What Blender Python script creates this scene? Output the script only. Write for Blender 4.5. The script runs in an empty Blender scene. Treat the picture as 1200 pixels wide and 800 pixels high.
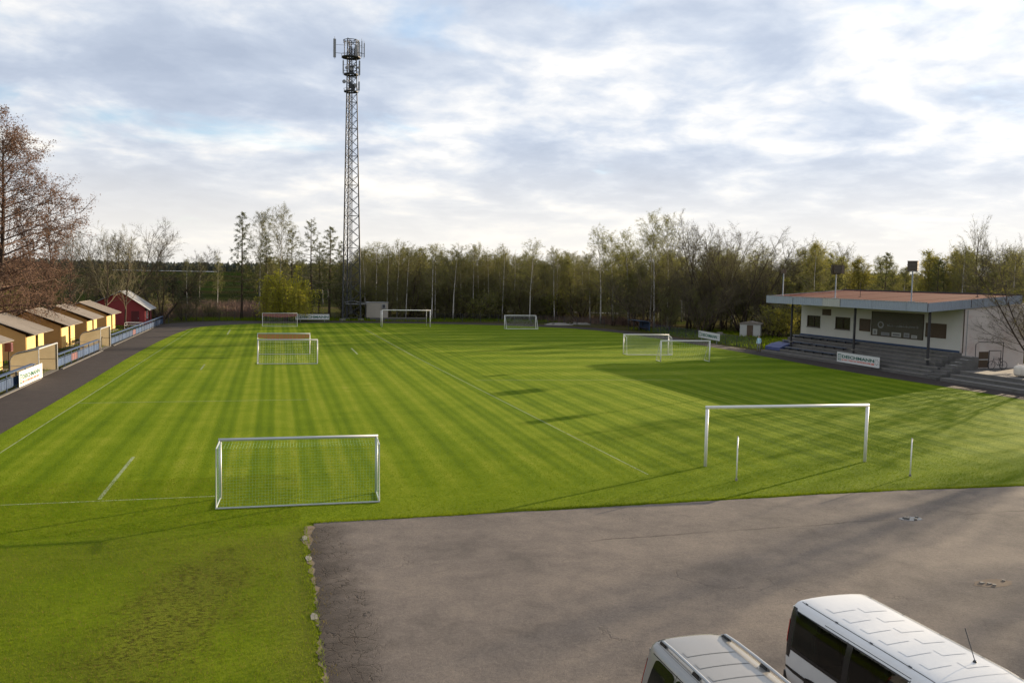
import bpy, bmesh, math, random
import numpy as np
from mathutils import Vector, Matrix

C = bpy.context.scene.collection
R = math.radians
PI = math.pi

# ------------------------------------------------------------------ camera
CAM_H = 7.6
cam_data = bpy.data.cameras.new("camera")
cam = bpy.data.objects.new("camera", cam_data)
C.objects.link(cam)
bpy.context.scene.camera = cam
cam_data.sensor_width = 36.0
cam_data.lens = 30.0
cam_data.clip_start = 0.1
cam_data.clip_end = 9000
YAW, PITCH, ROLL = R(15.6), R(4.33), R(1.05)
fw = Vector((math.sin(YAW) * math.cos(PITCH), math.cos(YAW) * math.cos(PITCH), -math.sin(PITCH)))
rt = Vector((math.cos(YAW), -math.sin(YAW), 0))
up = rt.cross(fw)
rt2 = rt * math.cos(ROLL) + up * math.sin(ROLL)
up2 = up * math.cos(ROLL) - rt * math.sin(ROLL)
M = Matrix((rt2, up2, -fw)).transposed().to_4x4()
M.translation = (0, 0, CAM_H)
cam.matrix_world = M

# ------------------------------------------------------------------ sun, sky, exposure
SUN_AZ, SUN_EL = R(64.5), R(12.3)
SUNV = Vector((math.sin(SUN_AZ) * math.cos(SUN_EL), math.cos(SUN_AZ) * math.cos(SUN_EL), math.sin(SUN_EL)))
sl = bpy.data.lights.new("sun", 'SUN')
sl.energy = 5.0
sl.angle = R(0.5)
sl.color = (1.0, 0.80, 0.55)
so = bpy.data.objects.new("sun", sl)
C.objects.link(so)
so.rotation_euler = SUNV.to_track_quat('Z', 'Y').to_euler()

VS = bpy.context.scene.view_settings
VS.view_transform = 'Standard'
VS.look = 'None'
VS.exposure = 1.25
VS.gamma = 1.0
CLOUD = 0.43          # radiance of the cloud deck at this exposure

world = bpy.data.worlds.new("World")
bpy.context.scene.world = world
world.use_nodes = True


class NT:
    """short-hand for building node trees"""
    def __init__(s, tree):
        s.t = tree
        s.n = tree.nodes
        s.l = tree.links

    def node(s, typ, **kw):
        n = s.n.new(typ)
        for k, v in kw.items():
            setattr(n, k, v)
        return n

    def put(s, sock, v):
        if v is None:
            return
        if isinstance(v, bpy.types.NodeSocket):
            s.l.new(v, sock)
        elif isinstance(v, (tuple, list)) and len(v) == 3 and sock.type == 'RGBA':
            sock.default_value = (*v, 1)
        else:
            sock.default_value = v

    def math(s, op, a, b=None, c=None, clamp=False):
        n = s.node('ShaderNodeMath', operation=op)
        n.use_clamp = clamp
        for i, v in enumerate((a, b, c)):
            s.put(n.inputs[i], v)
        return n.outputs[0]

    def vmath(s, op, a, b=None):
        n = s.node('ShaderNodeVectorMath', operation=op)
        s.put(n.inputs[0], a)
        s.put(n.inputs[1], b)
        return n.outputs['Value'] if op in ('DOT_PRODUCT', 'LENGTH') else n.outputs[0]

    def mix(s, f, a, b, mode='MIX'):
        n = s.node('ShaderNodeMix', data_type='RGBA', blend_type=mode)
        s.put(n.inputs[0], f)
        s.put(n.inputs[6], a)
        s.put(n.inputs[7], b)
        return n.outputs[2]

    def noise(s, vec, scale, detail=4, rough=0.55, dist=0.0, out=0):
        n = s.node('ShaderNodeTexNoise')
        s.put(n.inputs['Vector'], vec)
        n.inputs['Scale'].default_value = scale
        n.inputs['Detail'].default_value = detail
        n.inputs['Roughness'].default_value = rough
        n.inputs['Distortion'].default_value = dist
        return n.outputs[out]

    def ss(s, v, a, b):
        n = s.node('ShaderNodeMapRange', interpolation_type='SMOOTHSTEP')
        s.put(n.inputs[0], v)
        n.inputs[1].default_value = a
        n.inputs[2].default_value = b
        return n.outputs[0]

    def ramp(s, f, stops):
        n = s.node('ShaderNodeValToRGB')
        s.put(n.inputs[0], f)
        e = n.color_ramp.elements
        while len(e) < len(stops):
            e.new(0.5)
        for el, (p, c) in zip(e, stops):
            el.position = p
            el.color = (*c, 1)
        return n.outputs[0]

    def xyz(s, v):
        n = s.node('ShaderNodeSeparateXYZ')
        s.put(n.inputs[0], v)
        return n.outputs

    def comb(s, x, y, z):
        n = s.node('ShaderNodeCombineXYZ')
        for i, v in enumerate((x, y, z)):
            s.put(n.inputs[i], v)
        return n.outputs[0]


def build_sky():
    w = NT(world.node_tree)
    w.n.clear()
    out = w.node('ShaderNodeOutputWorld')
    sky = w.node('ShaderNodeTexSky', sky_type='NISHITA')
    sky.sun_disc = False
    sky.sun_elevation = SUN_EL
    sky.sun_rotation = SUN_AZ
    sky.air_density = 1.0
    sky.dust_density = 0.4
    sky.ozone_density = 2.5
    bg1 = w.node('ShaderNodeBackground')
    w.l.new(sky.outputs[0], bg1.inputs[0])
    bg1.inputs[1].default_value = 0.09
    d = w.node('ShaderNodeTexCoord').outputs['Generated']
    x, y, z = w.xyz(d)
    zc = w.math('ADD', w.math('MAXIMUM', z, 0.0), 0.19)
    u = w.math('DIVIDE', x, zc)
    v = w.math('DIVIDE', y, zc)
    p = w.comb(u, v, 3.7)
    big = w.noise(p, 0.8, 3, 0.5, 0.2)
    mid = w.noise(p, 2.1, 8, 0.54, 0.25)
    p2 = w.comb(w.math('ADD', u, 31.0), v, 9.1)
    fine = w.noise(p2, 5.5, 6, 0.58, 0.3)
    dens = w.math('ADD', w.math('MULTIPLY', mid, 0.62), w.math('ADD', w.math('MULTIPLY', big, 0.38), w.math('MULTIPLY', w.math('SUBTRACT', fine, 0.5), 0.22)))
    # nearer the sun the same deck is lit brighter
    s = w.vmath('DOT_PRODUCT', d, tuple(SUNV))
    s01 = w.math('MULTIPLY_ADD', s, 0.5, 0.5, clamp=True)
    glow = w.math('POWER', s01, 5.0)
    dens = w.math('SUBTRACT', dens, w.math('MULTIPLY', glow, 0.012))
    col = w.ramp(dens, [(0.375, (1.10, 1.07, 1.01)), (0.43, (0.87, 0.885, 0.91)), (0.49, (0.66, 0.72, 0.82)), (0.55, (0.54, 0.61, 0.735)), (0.64, (0.455, 0.525, 0.655))])
    hor = w.ss(z, 0.17, 0.015)
    col = w.mix(w.math('MULTIPLY', hor, 0.78), col, (1.0, 0.945, 0.855))
    gain = w.math('MULTIPLY_ADD', glow, 0.13, 1.0)
    col = w.mix(1.0, col, w.comb(gain, gain, gain), 'MULTIPLY')
    bg2 = w.node('ShaderNodeBackground')
    w.l.new(col, bg2.inputs[0])
    bg2.inputs[1].default_value = CLOUD
    gap = w.ss(w.noise(w.comb(u, w.math('ADD', v, 17.0), 1.3), 1.1, 6, 0.55, 0.4), 0.54, 0.68)
    gap = w.math('MULTIPLY', gap, w.math('MULTIPLY', w.ss(dens, 0.60, 0.50), w.ss(z, 0.03, 0.1)))
    mx = w.node('ShaderNodeMixShader')
    w.l.new(w.math('SUBTRACT', 1.0, w.math('MULTIPLY', gap, 0.75)), mx.inputs[0])
    w.l.new(bg1.outputs[0], mx.inputs[1])
    w.l.new(bg2.outputs[0], mx.inputs[2])
    w.l.new(mx.outputs[0], out.inputs[0])


build_sky()

# ------------------------------------------------------------------ materials
MATS = {}


def newmat(name):
    m = bpy.data.materials.new(name)
    m.use_nodes = True
    t = NT(m.node_tree)
    t.n.clear()
    out = t.node('ShaderNodeOutputMaterial')
    b = t.node('ShaderNodeBsdfPrincipled')
    t.l.new(b.outputs[0], out.inputs[0])
    MATS[name] = m
    return m, t, b, out


def bump(t, b, h, strength=0.3, dist=0.02):
    n = t.node('ShaderNodeBump')
    n.inputs['Strength'].default_value = strength
    n.inputs['Distance'].default_value = dist
    t.put(n.inputs['Height'], h)
    t.l.new(n.outputs[0], b.inputs['Normal'])
    return n


def plain(name, col, rough=0.6, metal=0.0, var=0.18, scale=3.0, spec=0.4, bmp=0.0, bscale=40.0, dirt=None):
    m, t, b, out = newmat(name)
    g = t.node('ShaderNodeNewGeometry').outputs['Position']
    o = t.node('ShaderNodeObjectInfo').outputs['Random']
    n = t.noise(g, scale, 6, 0.6)
    k = t.math('MULTIPLY_ADD', n, var * 2, 1 - var)
    k = t.math('MULTIPLY', k, t.math('MULTIPLY_ADD', o, var * 0.7, 1 - var * 0.35))
    c = t.mix(1.0, col, t.comb(k, k, k), 'MULTIPLY')
    if dirt:
        f = t.ss(t.noise(g, scale * 0.6, 8, 0.68, 0.4), 0.52, 0.72)
        c = t.mix(t.math('MULTIPLY', f, dirt[1]), c, dirt[0])
    t.put(b.inputs['Base Color'], c)
    b.inputs['Roughness'].default_value = rough
    b.inputs['Metallic'].default_value = metal
    b.inputs['Specular IOR Level'].default_value = spec
    if bmp:
        bump(t, b, t.noise(g, bscale, 4, 0.6), bmp, 0.01)
    return m


def leafmat(name, c1, c2, trans=0.35):
    m, t, b, out = newmat(name)
    t.n.remove(b)
    g = t.node('ShaderNodeNewGeometry')
    o = t.node('ShaderNodeObjectInfo').outputs['Random']
    n = t.noise(g.outputs['Position'], 0.9, 5, 0.65)
    f = t.math('ADD', t.ss(n, 0.3, 0.7), t.math('MULTIPLY', t.math('SUBTRACT', o, 0.5), 0.5), clamp=True)
    f = t.math('ADD', t.math('MULTIPLY', f, 0.7), t.math('MULTIPLY', g.outputs['Random Per Island'], 0.3))
    c = t.mix(f, c1, c2)
    d = t.node('ShaderNodeBsdfDiffuse')
    tr = t.node('ShaderNodeBsdfTranslucent')
    t.put(d.inputs[0], c)
    t.put(tr.inputs[0], c)
    mx = t.node('ShaderNodeMixShader')
    mx.inputs[0].default_value = trans
    t.l.new(d.outputs[0], mx.inputs[1])
    t.l.new(tr.outputs[0], mx.inputs[2])
    t.l.new(mx.outputs[0], out.inputs[0])
    return m


def grass_material():
    m, t, b, out = newmat('lawn_grass')
    g = t.node('ShaderNodeNewGeometry').outputs['Position']
    x, y, z = t.xyz(g)
    big = t.noise(g, 0.05, 5, 0.6)
    mid = t.noise(g, 0.55, 6, 0.65)
    fine = t.noise(g, 9.0, 6, 0.75)
    blade = t.noise(t.comb(t.math('MULTIPLY', x, 1.0), t.math('MULTIPLY', y, 0.6), z), 42.0, 3, 0.7)
    # mower stripes: the nap of the grass laid alternately along the pitch
    wx = t.math('ADD', x, t.math('MULTIPLY', t.math('SUBTRACT', t.noise(t.comb(x, t.math('MULTIPLY', y, 0.08), 0.0), 0.5, 3), 0.5), 0.4))
    st = t.math('SINE', t.math('MULTIPLY', wx, 2 * PI / 1.95))
    st = t.ss(st, -0.55, 0.55)
    st2 = t.ss(t.math('SINE', t.math('MULTIPLY', wx, 2 * PI / 0.62)), -0.9, 0.9)
    # cross bands on the far right half
    wy = t.math('ADD', y, t.math('MULTIPLY', t.math('SUBTRACT', t.noise(g, 0.08, 2), 0.5), 3.0))
    cb = t.ss(t.math('SINE', t.math('MULTIPLY', wy, 2 * PI / 5.2)), -0.7, 0.7)
    far = t.math('MULTIPLY', t.ss(x, 14.0, 20.0), t.ss(y, 52.0, 66.0))
    st = t.mix(far, st, cb)
    infield = t.math('MULTIPLY', t.ss(y, 27.0, 33.0), t.ss(x, -13.0, -9.5))
    amt = t.math('MULTIPLY', infield, t.math('MULTIPLY_ADD', mid, 0.7, 0.35))
    f = t.math('ADD', t.math('MULTIPLY', t.math('SUBTRACT', st, 0.5), t.math('MULTIPLY', amt, 0.36)), t.math('MULTIPLY', t.math('SUBTRACT', st2, 0.5), t.math('MULTIPLY', amt, 0.22)))
    f = t.math('ADD', f, t.math('ADD', t.math('MULTIPLY', t.math('SUBTRACT', big, 0.5), 0.7), t.math('MULTIPLY', t.math('SUBTRACT', mid, 0.5), 0.65)))
    f = t.math('ADD', f, t.math('MULTIPLY', t.math('SUBTRACT', fine, 0.5), 1.05))
    f = t.math('ADD', f, 0.5, clamp=True)
    c = t.ramp(f, [(0.0, (0.044, 0.083, 0.002)), (0.42, (0.098, 0.148, 0.003)), (0.78, (0.158, 0.198, 0.012)), (1.0, (0.205, 0.222, 0.036))])
    # worn, straw coloured turf with divots beside the car park
    dx = t.math('DIVIDE', t.math('SUBTRACT', x, t.math('MULTIPLY_ADD', y, 0.20, -6.1)), 1.55)
    dy = t.math('DIVIDE', t.math('SUBTRACT', y, 20.0), 5.2)
    rr = t.math('SQRT', t.math('ADD', t.math('MULTIPLY', dx, dx), t.math('MULTIPLY', dy, dy)))
    rr = t.math('ADD', rr, t.math('MULTIPLY', t.math('SUBTRACT', t.noise(g, 0.9, 5, 0.65), 0.5), 1.5))
    worn = t.ss(rr, 1.05, 0.40)
    c = t.mix(t.math('MULTIPLY', worn, 0.38), c, (0.125, 0.112, 0.022))
    div = t.ss(t.noise(t.comb(x, t.math('MULTIPLY', y, 1.8), 0.0), 6.5, 6, 0.74, 0.3), 0.51, 0.62)
    div = t.math('MULTIPLY', div, t.math('MULTIPLY', worn, t.ss(t.noise(g, 1.1, 3), 0.33, 0.52)))
    c = t.mix(t.math('MULTIPLY', div, 0.75), c, (0.045, 0.032, 0.012))
    edge = t.math('MULTIPLY', t.ss(t.math('ADD', x, t.noise(g, 2.0, 5, 0.7)), 0.0, 1.6), t.math('MULTIPLY', t.ss(y, 26.6, 25.0), t.ss(x, 3.0, 1.5)))
    c = t.mix(t.math('MULTIPLY', edge, 0.5), c, (0.10, 0.088, 0.026))
    near = t.math('MULTIPLY', t.ss(y, 28.5, 24.0), t.ss(t.noise(g, 0.16, 4), 0.30, 0.62))
    c = t.mix(t.math('MULTIPLY', near, 0.6), c, (0.078, 0.092, 0.010))
    t.put(b.inputs['Base Color'], c)
    b.inputs['Roughness'].default_value = 0.85
    b.inputs['Specular IOR Level'].default_value = 0.03
    h = t.math('ADD', t.math('MULTIPLY', blade, 0.6), t.math('ADD', t.math('MULTIPLY', fine, 0.7), t.math('MULTIPLY', div, -1.6)))
    bump(t, b, h, 0.9, 0.06)
    return m


def asphalt_material():
    m, t, b, out = newmat('old_asphalt')
    g = t.node('ShaderNodeNewGeometry').outputs['Position']
    x, y, z = t.xyz(g)
    n1 = t.noise(g, 0.28, 6, 0.6, 0.3)
    n2 = t.noise(g, 1.5, 6, 0.68, 0.5)
    n3 = t.noise(g, 30.0, 4, 0.75)
    n4 = t.noise(g, 90.0, 2, 0.7)
    f = t.math('ADD', t.math('MULTIPLY', n1, 0.55), t.math('ADD', t.math('MULTIPLY', n2, 0.35), t.math('MULTIPLY', n3, 0.30)))
    f = t.math('SUBTRACT', f, 0.04)
    c = t.ramp(f, [(0.43, (0.080, 0.071, 0.066)), (0.56, (0.120, 0.104, 0.094)), (0.71, (0.164, 0.140, 0.120))])
    # broken up strip at the left edge
    e = t.ss(t.math('ADD', x, t.math('MULTIPLY', t.math('SUBTRACT', t.noise(g, 0.8, 5, 0.7), 0.5), 2.4)), 2.6, 0.9)
    e = t.math('MULTIPLY', e, t.ss(y, 26.4, 25.4))
    c = t.mix(t.math('MULTIPLY', e, 0.85), c, (0.030, 0.025, 0.022))
    vo = t.node('ShaderNodeTexVoronoi', feature='DISTANCE_TO_EDGE')
    t.put(vo.inputs['Vector'], t.vmath('ADD', g, t.vmath('MULTIPLY', t.noise(g, 2.2, 4, 0.6, 0, 1), (0.55, 0.55, 0.0))))
    vo.inputs['Scale'].default_value = 3.4
    crk = t.math('MULTIPLY', t.ss(vo.outputs['Distance'], 0.045, 0.0), t.math('MULTIPLY', t.ss(e, 0.15, 0.7), t.ss(t.noise(g, 1.1, 4, 0.6), 0.36, 0.52)))
    vo2 = t.node('ShaderNodeTexVoronoi', feature='DISTANCE_TO_EDGE')
    t.put(vo2.inputs['Vector'], t.vmath('ADD', g, t.vmath('MULTIPLY', t.noise(g, 0.5, 5, 0.6, 0, 1), (3.2, 3.2, 0.0))))
    vo2.inputs['Scale'].default_value = 0.16
    crk2 = t.math('MULTIPLY', t.ss(vo2.outputs['Distance'], 0.005, 0.0), t.ss(t.noise(g, 0.25, 4), 0.50, 0.62))
    crk = t.math('MAXIMUM', crk, t.math('MULTIPLY', crk2, 0.35))
    c = t.mix(t.math('MULTIPLY', crk, 0.8), c, (0.022, 0.018, 0.015))
    # joint between two laid strips, and coarse grit
    sy = t.math('ABSOLUTE', t.math('ADD', t.math('SUBTRACT', y, 22.75), t.math('MULTIPLY', t.math('SUBTRACT', t.noise(g, 0.7, 6, 0.65), 0.5), 0.55)))
    seam = t.math('MULTIPLY', t.ss(sy, 0.07, 0.015), t.math('MULTIPLY', t.ss(t.noise(g, 0.22, 4), 0.42, 0.58), t.ss(x, 5.0, 9.0)))
    c = t.mix(t.math('MULTIPLY', seam, 0.7), c, (0.030, 0.026, 0.024))
    n5 = t.noise(g, 13.0, 7, 0.85)
    k5 = t.math('MULTIPLY_ADD', n5, 1.3, 0.35)
    c = t.mix(1.0, c, t.comb(k5, k5, k5), 'MULTIPLY')
    # dark oily/damp blotches and a few dark dips
    bl = t.ss(t.noise(t.comb(x, t.math('MULTIPLY', y, 1.6), 4.0), 0.9, 7, 0.7, 0.8), 0.60, 0.76)
    c = t.mix(t.math('MULTIPLY', bl, 0.3), c, (0.052, 0.045, 0.041))
    sp = t.ss(n4, 0.55, 0.75)
    c = t.mix(t.math('MULTIPLY', sp, 0.35), c, (0.19, 0.165, 0.14))
    t.put(b.inputs['Base Color'], c)
    b.inputs['Roughness'].default_value = 0.92
    b.inputs['Specular IOR Level'].default_value = 0.12
    h = t.math('ADD', t.math('MULTIPLY', n3, 0.5), t.math('ADD', t.math('MULTIPLY', n4, 0.35), t.math('ADD', t.math('MULTIPLY', crk, -1.2), t.math('MULTIPLY', n2, 0.6))))
    bump(t, b, h, 0.55, 0.025)
    return m


def ground_material():
    m, t, b, out = newmat('rough_field')
    g = t.node('ShaderNodeNewGeometry').outputs['Position']
    x, y, z = t.xyz(g)
    r = t.math('SQRT', t.math('ADD', t.math('MULTIPLY', x, x), t.math('MULTIPLY', y, y)))
    n1 = t.noise(g, 0.06, 6, 0.62, 0.3)
    n2 = t.noise(g, 0.9, 6, 0.7)
    near = t.ramp(t.math('ADD', t.math('MULTIPLY', n1, 0.6), t.math('MULTIPLY', n2, 0.4)), [(0.38, (0.034, 0.046, 0.010)), (0.52, (0.058, 0.052, 0.023)), (0.66, (0.085, 0.064, 0.040))])
    farc = t.ramp(t.noise(t.comb(t.math('MULTIPLY', x, 0.35), y, 0.0), 0.012, 4, 0.55), [(0.40, (0.014, 0.024, 0.006)), (0.52, (0.018, 0.022, 0.008)), (0.62, (0.028, 0.023, 0.012))])
    c = t.mix(t.ss(r, 175, 260), near, farc)
    t.put(b.inputs['Base Color'], c)
    b.inputs['Roughness'].default_value = 1.0
    b.inputs['Specular IOR Level'].default_value = 0.0
    bump(t, b, n2, 0.6, 0.15)
    return m


def birch_bark():
    m, t, b, out = newmat('birch_bark')
    g = t.node('ShaderNodeTexCoord').outputs['Object']
    x, y, z = t.xyz(g)
    n = t.noise(t.comb(t.math('MULTIPLY', x, 2.0), t.math('MULTIPLY', y, 2.0), t.math('MULTIPLY', z, 3.0)), 2.2, 5, 0.7)
    low = t.ss(z, 2.4, 0.6)
    f = t.math('ADD', t.ss(n, 0.52, 0.66), t.math('MULTIPLY', low, 0.5), clamp=True)
    c = t.mix(f, (0.46, 0.43, 0.39), (0.060, 0.048, 0.040))
    t.put(b.inputs['Base Color'], c)
    b.inputs['Roughness'].default_value = 0.8
    return m


def corrugated(name, col, pitch=0.09, axis=1, rough=0.55, var=0.25, rust=None):
    """sheet material: colour and wear only; the ribs themselves are built"""
    return plain(name, col, rough, 0.0, var, 1.6, 0.4, 0.15, 18.0, rust)


grass_material()
asphalt_material()
ground_material()
birch_bark()
plain('track_cinder', (0.036, 0.028, 0.025), 0.92, 0, 0.35, 1.2, 0.2, 0.6, 45.0, ((0.052, 0.041, 0.034), 0.5))
plain('concrete', (0.20, 0.185, 0.165), 0.85, 0, 0.3, 2.2, 0.3, 0.4, 30.0, ((0.12, 0.11, 0.09), 0.5))
plain('dark_concrete', (0.115, 0.109, 0.103), 0.88, 0, 0.35, 1.4, 0.25, 0.4, 30.0, ((0.06, 0.06, 0.045), 0.6))
plain('line_paint', (0.20, 0.24, 0.125), 0.9, 0, 0.35, 3.0, 0.05, 0.5, 40.0, ((0.085, 0.125, 0.010), 1.0))
plain('goal_white', (0.70, 0.69, 0.66), 0.42, 0, 0.06, 4.0, 0.5, 0, 40, ((0.55, 0.53, 0.48), 0.3))
plain('goal_alu', (0.42, 0.435, 0.45), 0.45, 0.3, 0.1, 4.0)
plain('net_green', (0.22, 0.42, 0.27), 0.7, 0, 0.1)
plain('net_white', (0.62, 0.63, 0.60), 0.7, 0, 0.1)
plain('net_orange', (0.30, 0.135, 0.032), 0.7, 0, 0.1)
plain('net_red', (0.17, 0.050, 0.035), 0.7, 0, 0.1)
plain('ochre_shaded', (0.50, 0.295, 0.105), 0.75, 0, 0.14, 1.2, 0.3, 0.25, 14.0, ((0.25, 0.14, 0.055), 0.4))  # hut paint in its shaded tone: gable shade put into the colour
plain('ochre_sunlit', (0.62, 0.435, 0.165), 0.65, 0, 0.08, 1.5, 0.3, 0.1, 20.0)  # same ochre paint, lighter and yellower for the sunlit hut fronts
plain('dark_wood', (0.050, 0.030, 0.018), 0.7, 0, 0.3, 3.0)
plain('red_wall', (0.25, 0.040, 0.045), 0.75, 0, 0.16, 1.0, 0.3, 0.25, 12.0, ((0.20, 0.05, 0.05), 0.4))
plain('red_door', (0.085, 0.012, 0.016), 0.6, 0, 0.2, 3.0)
plain('eternit', (0.190, 0.165, 0.142), 0.85, 0, 0.22, 1.3, 0.25, 0.4, 14.0, ((0.095, 0.088, 0.07), 0.55))
plain('zinc', (0.29, 0.295, 0.305), 0.6, 0.0, 0.2, 2.0, 0.4, 0.2, 12.0, ((0.27, 0.26, 0.25), 0.4))
plain('blue_paint', (0.034, 0.062, 0.125), 0.55, 0, 0.25, 2.0, 0.4, 0, 40, ((0.10, 0.12, 0.14), 0.4))
plain('blue_panel', (0.022, 0.050, 0.115), 0.6, 0, 0.6, 3.0, 0.35, 0, 40, ((0.075, 0.12, 0.18), 0.6))
plain('red_panel', (0.16, 0.06, 0.06), 0.6, 0, 0.4, 4.0)
plain('steel_grey', (0.30, 0.31, 0.32), 0.5, 0.4, 0.15)
plain('mast_steel', (0.042, 0.044, 0.048), 0.65, 0.0, 0.2, 1.5)
plain('antenna_grey', (0.24, 0.24, 0.245), 0.55, 0, 0.12)
plain('dark_steel', (0.045, 0.042, 0.045), 0.55, 0.2, 0.2)
plain('lamp_brown', (0.095, 0.065, 0.045), 0.6, 0, 0.25)
plain('white_board', (0.60, 0.60, 0.585), 0.5, 0, 0.05)
plain('sign_green', (0.012, 0.105, 0.070), 0.5, 0, 0.1)
plain('sign_red', (0.62, 0.10, 0.05), 0.5, 0, 0.1)
plain('sign_grey', (0.18, 0.18, 0.18), 0.5, 0, 0.1)
plain('plaster_white', (0.58, 0.56, 0.51), 0.8, 0, 0.08, 0.8, 0.3, 0.25, 9.0, ((0.50, 0.46, 0.41), 0.4))
plain('plaster_pink', (0.62, 0.56, 0.52), 0.85, 0, 0.14, 0.5, 0.3, 0.3, 9.0, ((0.47, 0.33, 0.29), 0.7))
plain('roof_red', (0.090, 0.019, 0.015), 0.95, 0, 0.25, 0.9, 0.04, 0.3, 8.0, ((0.072, 0.026, 0.022), 0.55))
plain('fascia_blue', (0.27, 0.305, 0.36), 0.55, 0, 0.12, 1.2, 0.4, 0, 40, ((0.24, 0.27, 0.31), 0.45))
plain('fascia_pale', (0.40, 0.40, 0.375), 0.6, 0, 0.1, 1.2)
plain('dark_window', (0.032, 0.024, 0.016), 0.18, 0, 0.3, 0.8, 0.6)
plain('shutter_brown', (0.082, 0.052, 0.030), 0.6, 0, 0.2, 2.0)
plain('board_dark', (0.085, 0.074, 0.053), 0.5, 0, 0.25, 1.0)
plain('seat_blue', (0.055, 0.070, 0.19), 0.6, 0, 0.2, 3.0)
plain('container_beige', (0.34, 0.305, 0.255), 0.7, 0, 0.12, 1.0, 0.3, 0.1, 9.0, ((0.27, 0.24, 0.19), 0.4))
plain('white_bag', (0.66, 0.60, 0.52), 0.6, 0, 0.2, 3.0, 0.3, 0.4, 9.0, ((0.30, 0.20, 0.12), 0.7))
plain('bark_dark', (0.062, 0.045, 0.034), 0.9, 0, 0.35, 1.5, 0.15)
plain('bark_grey', (0.12, 0.10, 0.082), 0.9, 0, 0.35, 1.5, 0.15)
plain('twig_brown', (0.150, 0.130, 0.084), 0.9, 0, 0.3, 0.7, 0.15)
plain('twig_dark', (0.085, 0.068, 0.052), 0.9, 0, 0.3, 0.7, 0.1)
plain('twig_red', (0.115, 0.074, 0.056), 0.9, 0, 0.3, 0.7, 0.15)
plain('reed_straw', (0.15, 0.10, 0.078), 0.9, 0, 0.4, 0.3, 0.1)
plain('greenhouse_sheet', (0.16, 0.18, 0.215), 0.5, 0, 0.15, 0.02)
plain('van_white', (0.60, 0.60, 0.595), 0.2, 0, 0.025, 2.0, 0.55, 0, 40, ((0.48, 0.46, 0.43), 0.25))
plain('van_silver', (0.34, 0.325, 0.30), 0.24, 0.45, 0.03, 2.0, 0.5, 0, 40, ((0.36, 0.33, 0.29), 0.3))
plain('van_black', (0.012, 0.012, 0.013), 0.22, 0, 0.1, 2.0, 0.5)
plain('car_glass', (0.006, 0.008, 0.006), 0.05, 0, 0.05, 2.0, 0.35)
plain('rubber', (0.016, 0.016, 0.017), 0.8, 0, 0.15)
plain('rim_alloy', (0.42, 0.43, 0.44), 0.35, 0.7, 0.05)
plain('tail_red', (0.45, 0.015, 0.012), 0.15, 0, 0.05, 2, 0.6)
plain('lamp_clear', (0.62, 0.63, 0.65), 0.08, 0, 0.05, 2, 0.6)
plain('dirt_soil', (0.16, 0.125, 0.095), 0.95, 0, 0.35, 1.5, 0.1, 0.6, 20)
plain('far_trees', (0.040, 0.047, 0.040), 0.9, 0, 0.35, 0.06, 0.1)  # slight blue haze of distance put into the colour
plain('spruce_needles', (0.018, 0.027, 0.014), 0.85, 0, 0.4, 1.5, 0.15)
leafmat('leaf_spring', (0.160, 0.172, 0.040), (0.245, 0.240, 0.070), 0.5)
leafmat('leaf_fresh', (0.200, 0.195, 0.030), (0.290, 0.265, 0.052), 0.5)
leafmat('leaf_olive', (0.140, 0.145, 0.042), (0.205, 0.198, 0.066), 0.5)
leafmat('leaf_catkin', (0.125, 0.078, 0.055), (0.215, 0.138, 0.100), 0.4)
leafmat('leaf_willow', (0.340, 0.330, 0.030), (0.480, 0.440, 0.060), 0.5)
leafmat('leaf_larch', (0.075, 0.090, 0.030), (0.125, 0.132, 0.048), 0.45)
leafmat('blade', (0.085, 0.138, 0.004), (0.172, 0.215, 0.014), 0.45)
leafmat('polycarbonate', (0.42, 0.35, 0.23), (0.34, 0.28, 0.18), 0.55)
leafmat('straw_blade', (0.13, 0.112, 0.024), (0.20, 0.16, 0.055), 0.3)


def tinted_glass(name):
    m, t, b, out = newmat(name)
    t.n.remove(b)
    tr = t.node('ShaderNodeBsdfTransparent')
    tr.inputs[0].default_value = (0.30, 0.36, 0.32, 1)
    gl = t.node('ShaderNodeBsdfGlossy')
    gl.inputs['Roughness'].default_value = 0.03
    gl.inputs[0].default_value = (0.9, 0.9, 0.9, 1)
    fr = t.node('ShaderNodeFresnel')
    fr.inputs[0].default_value = 1.45
    mx = t.node('ShaderNodeMixShader')
    t.l.new(fr.outputs[0], mx.inputs[0])
    t.l.new(tr.outputs[0], mx.inputs[1])
    t.l.new(gl.outputs[0], mx.inputs[2])
    t.l.new(mx.outputs[0], out.inputs[0])


tinted_glass('tinted_glass')
plain('seat_cloth', (0.055, 0.055, 0.058), 0.9, 0, 0.2, 6.0)
plain('cabin_lining', (0.075, 0.073, 0.07), 0.9, 0, 0.1, 6.0)


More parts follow.
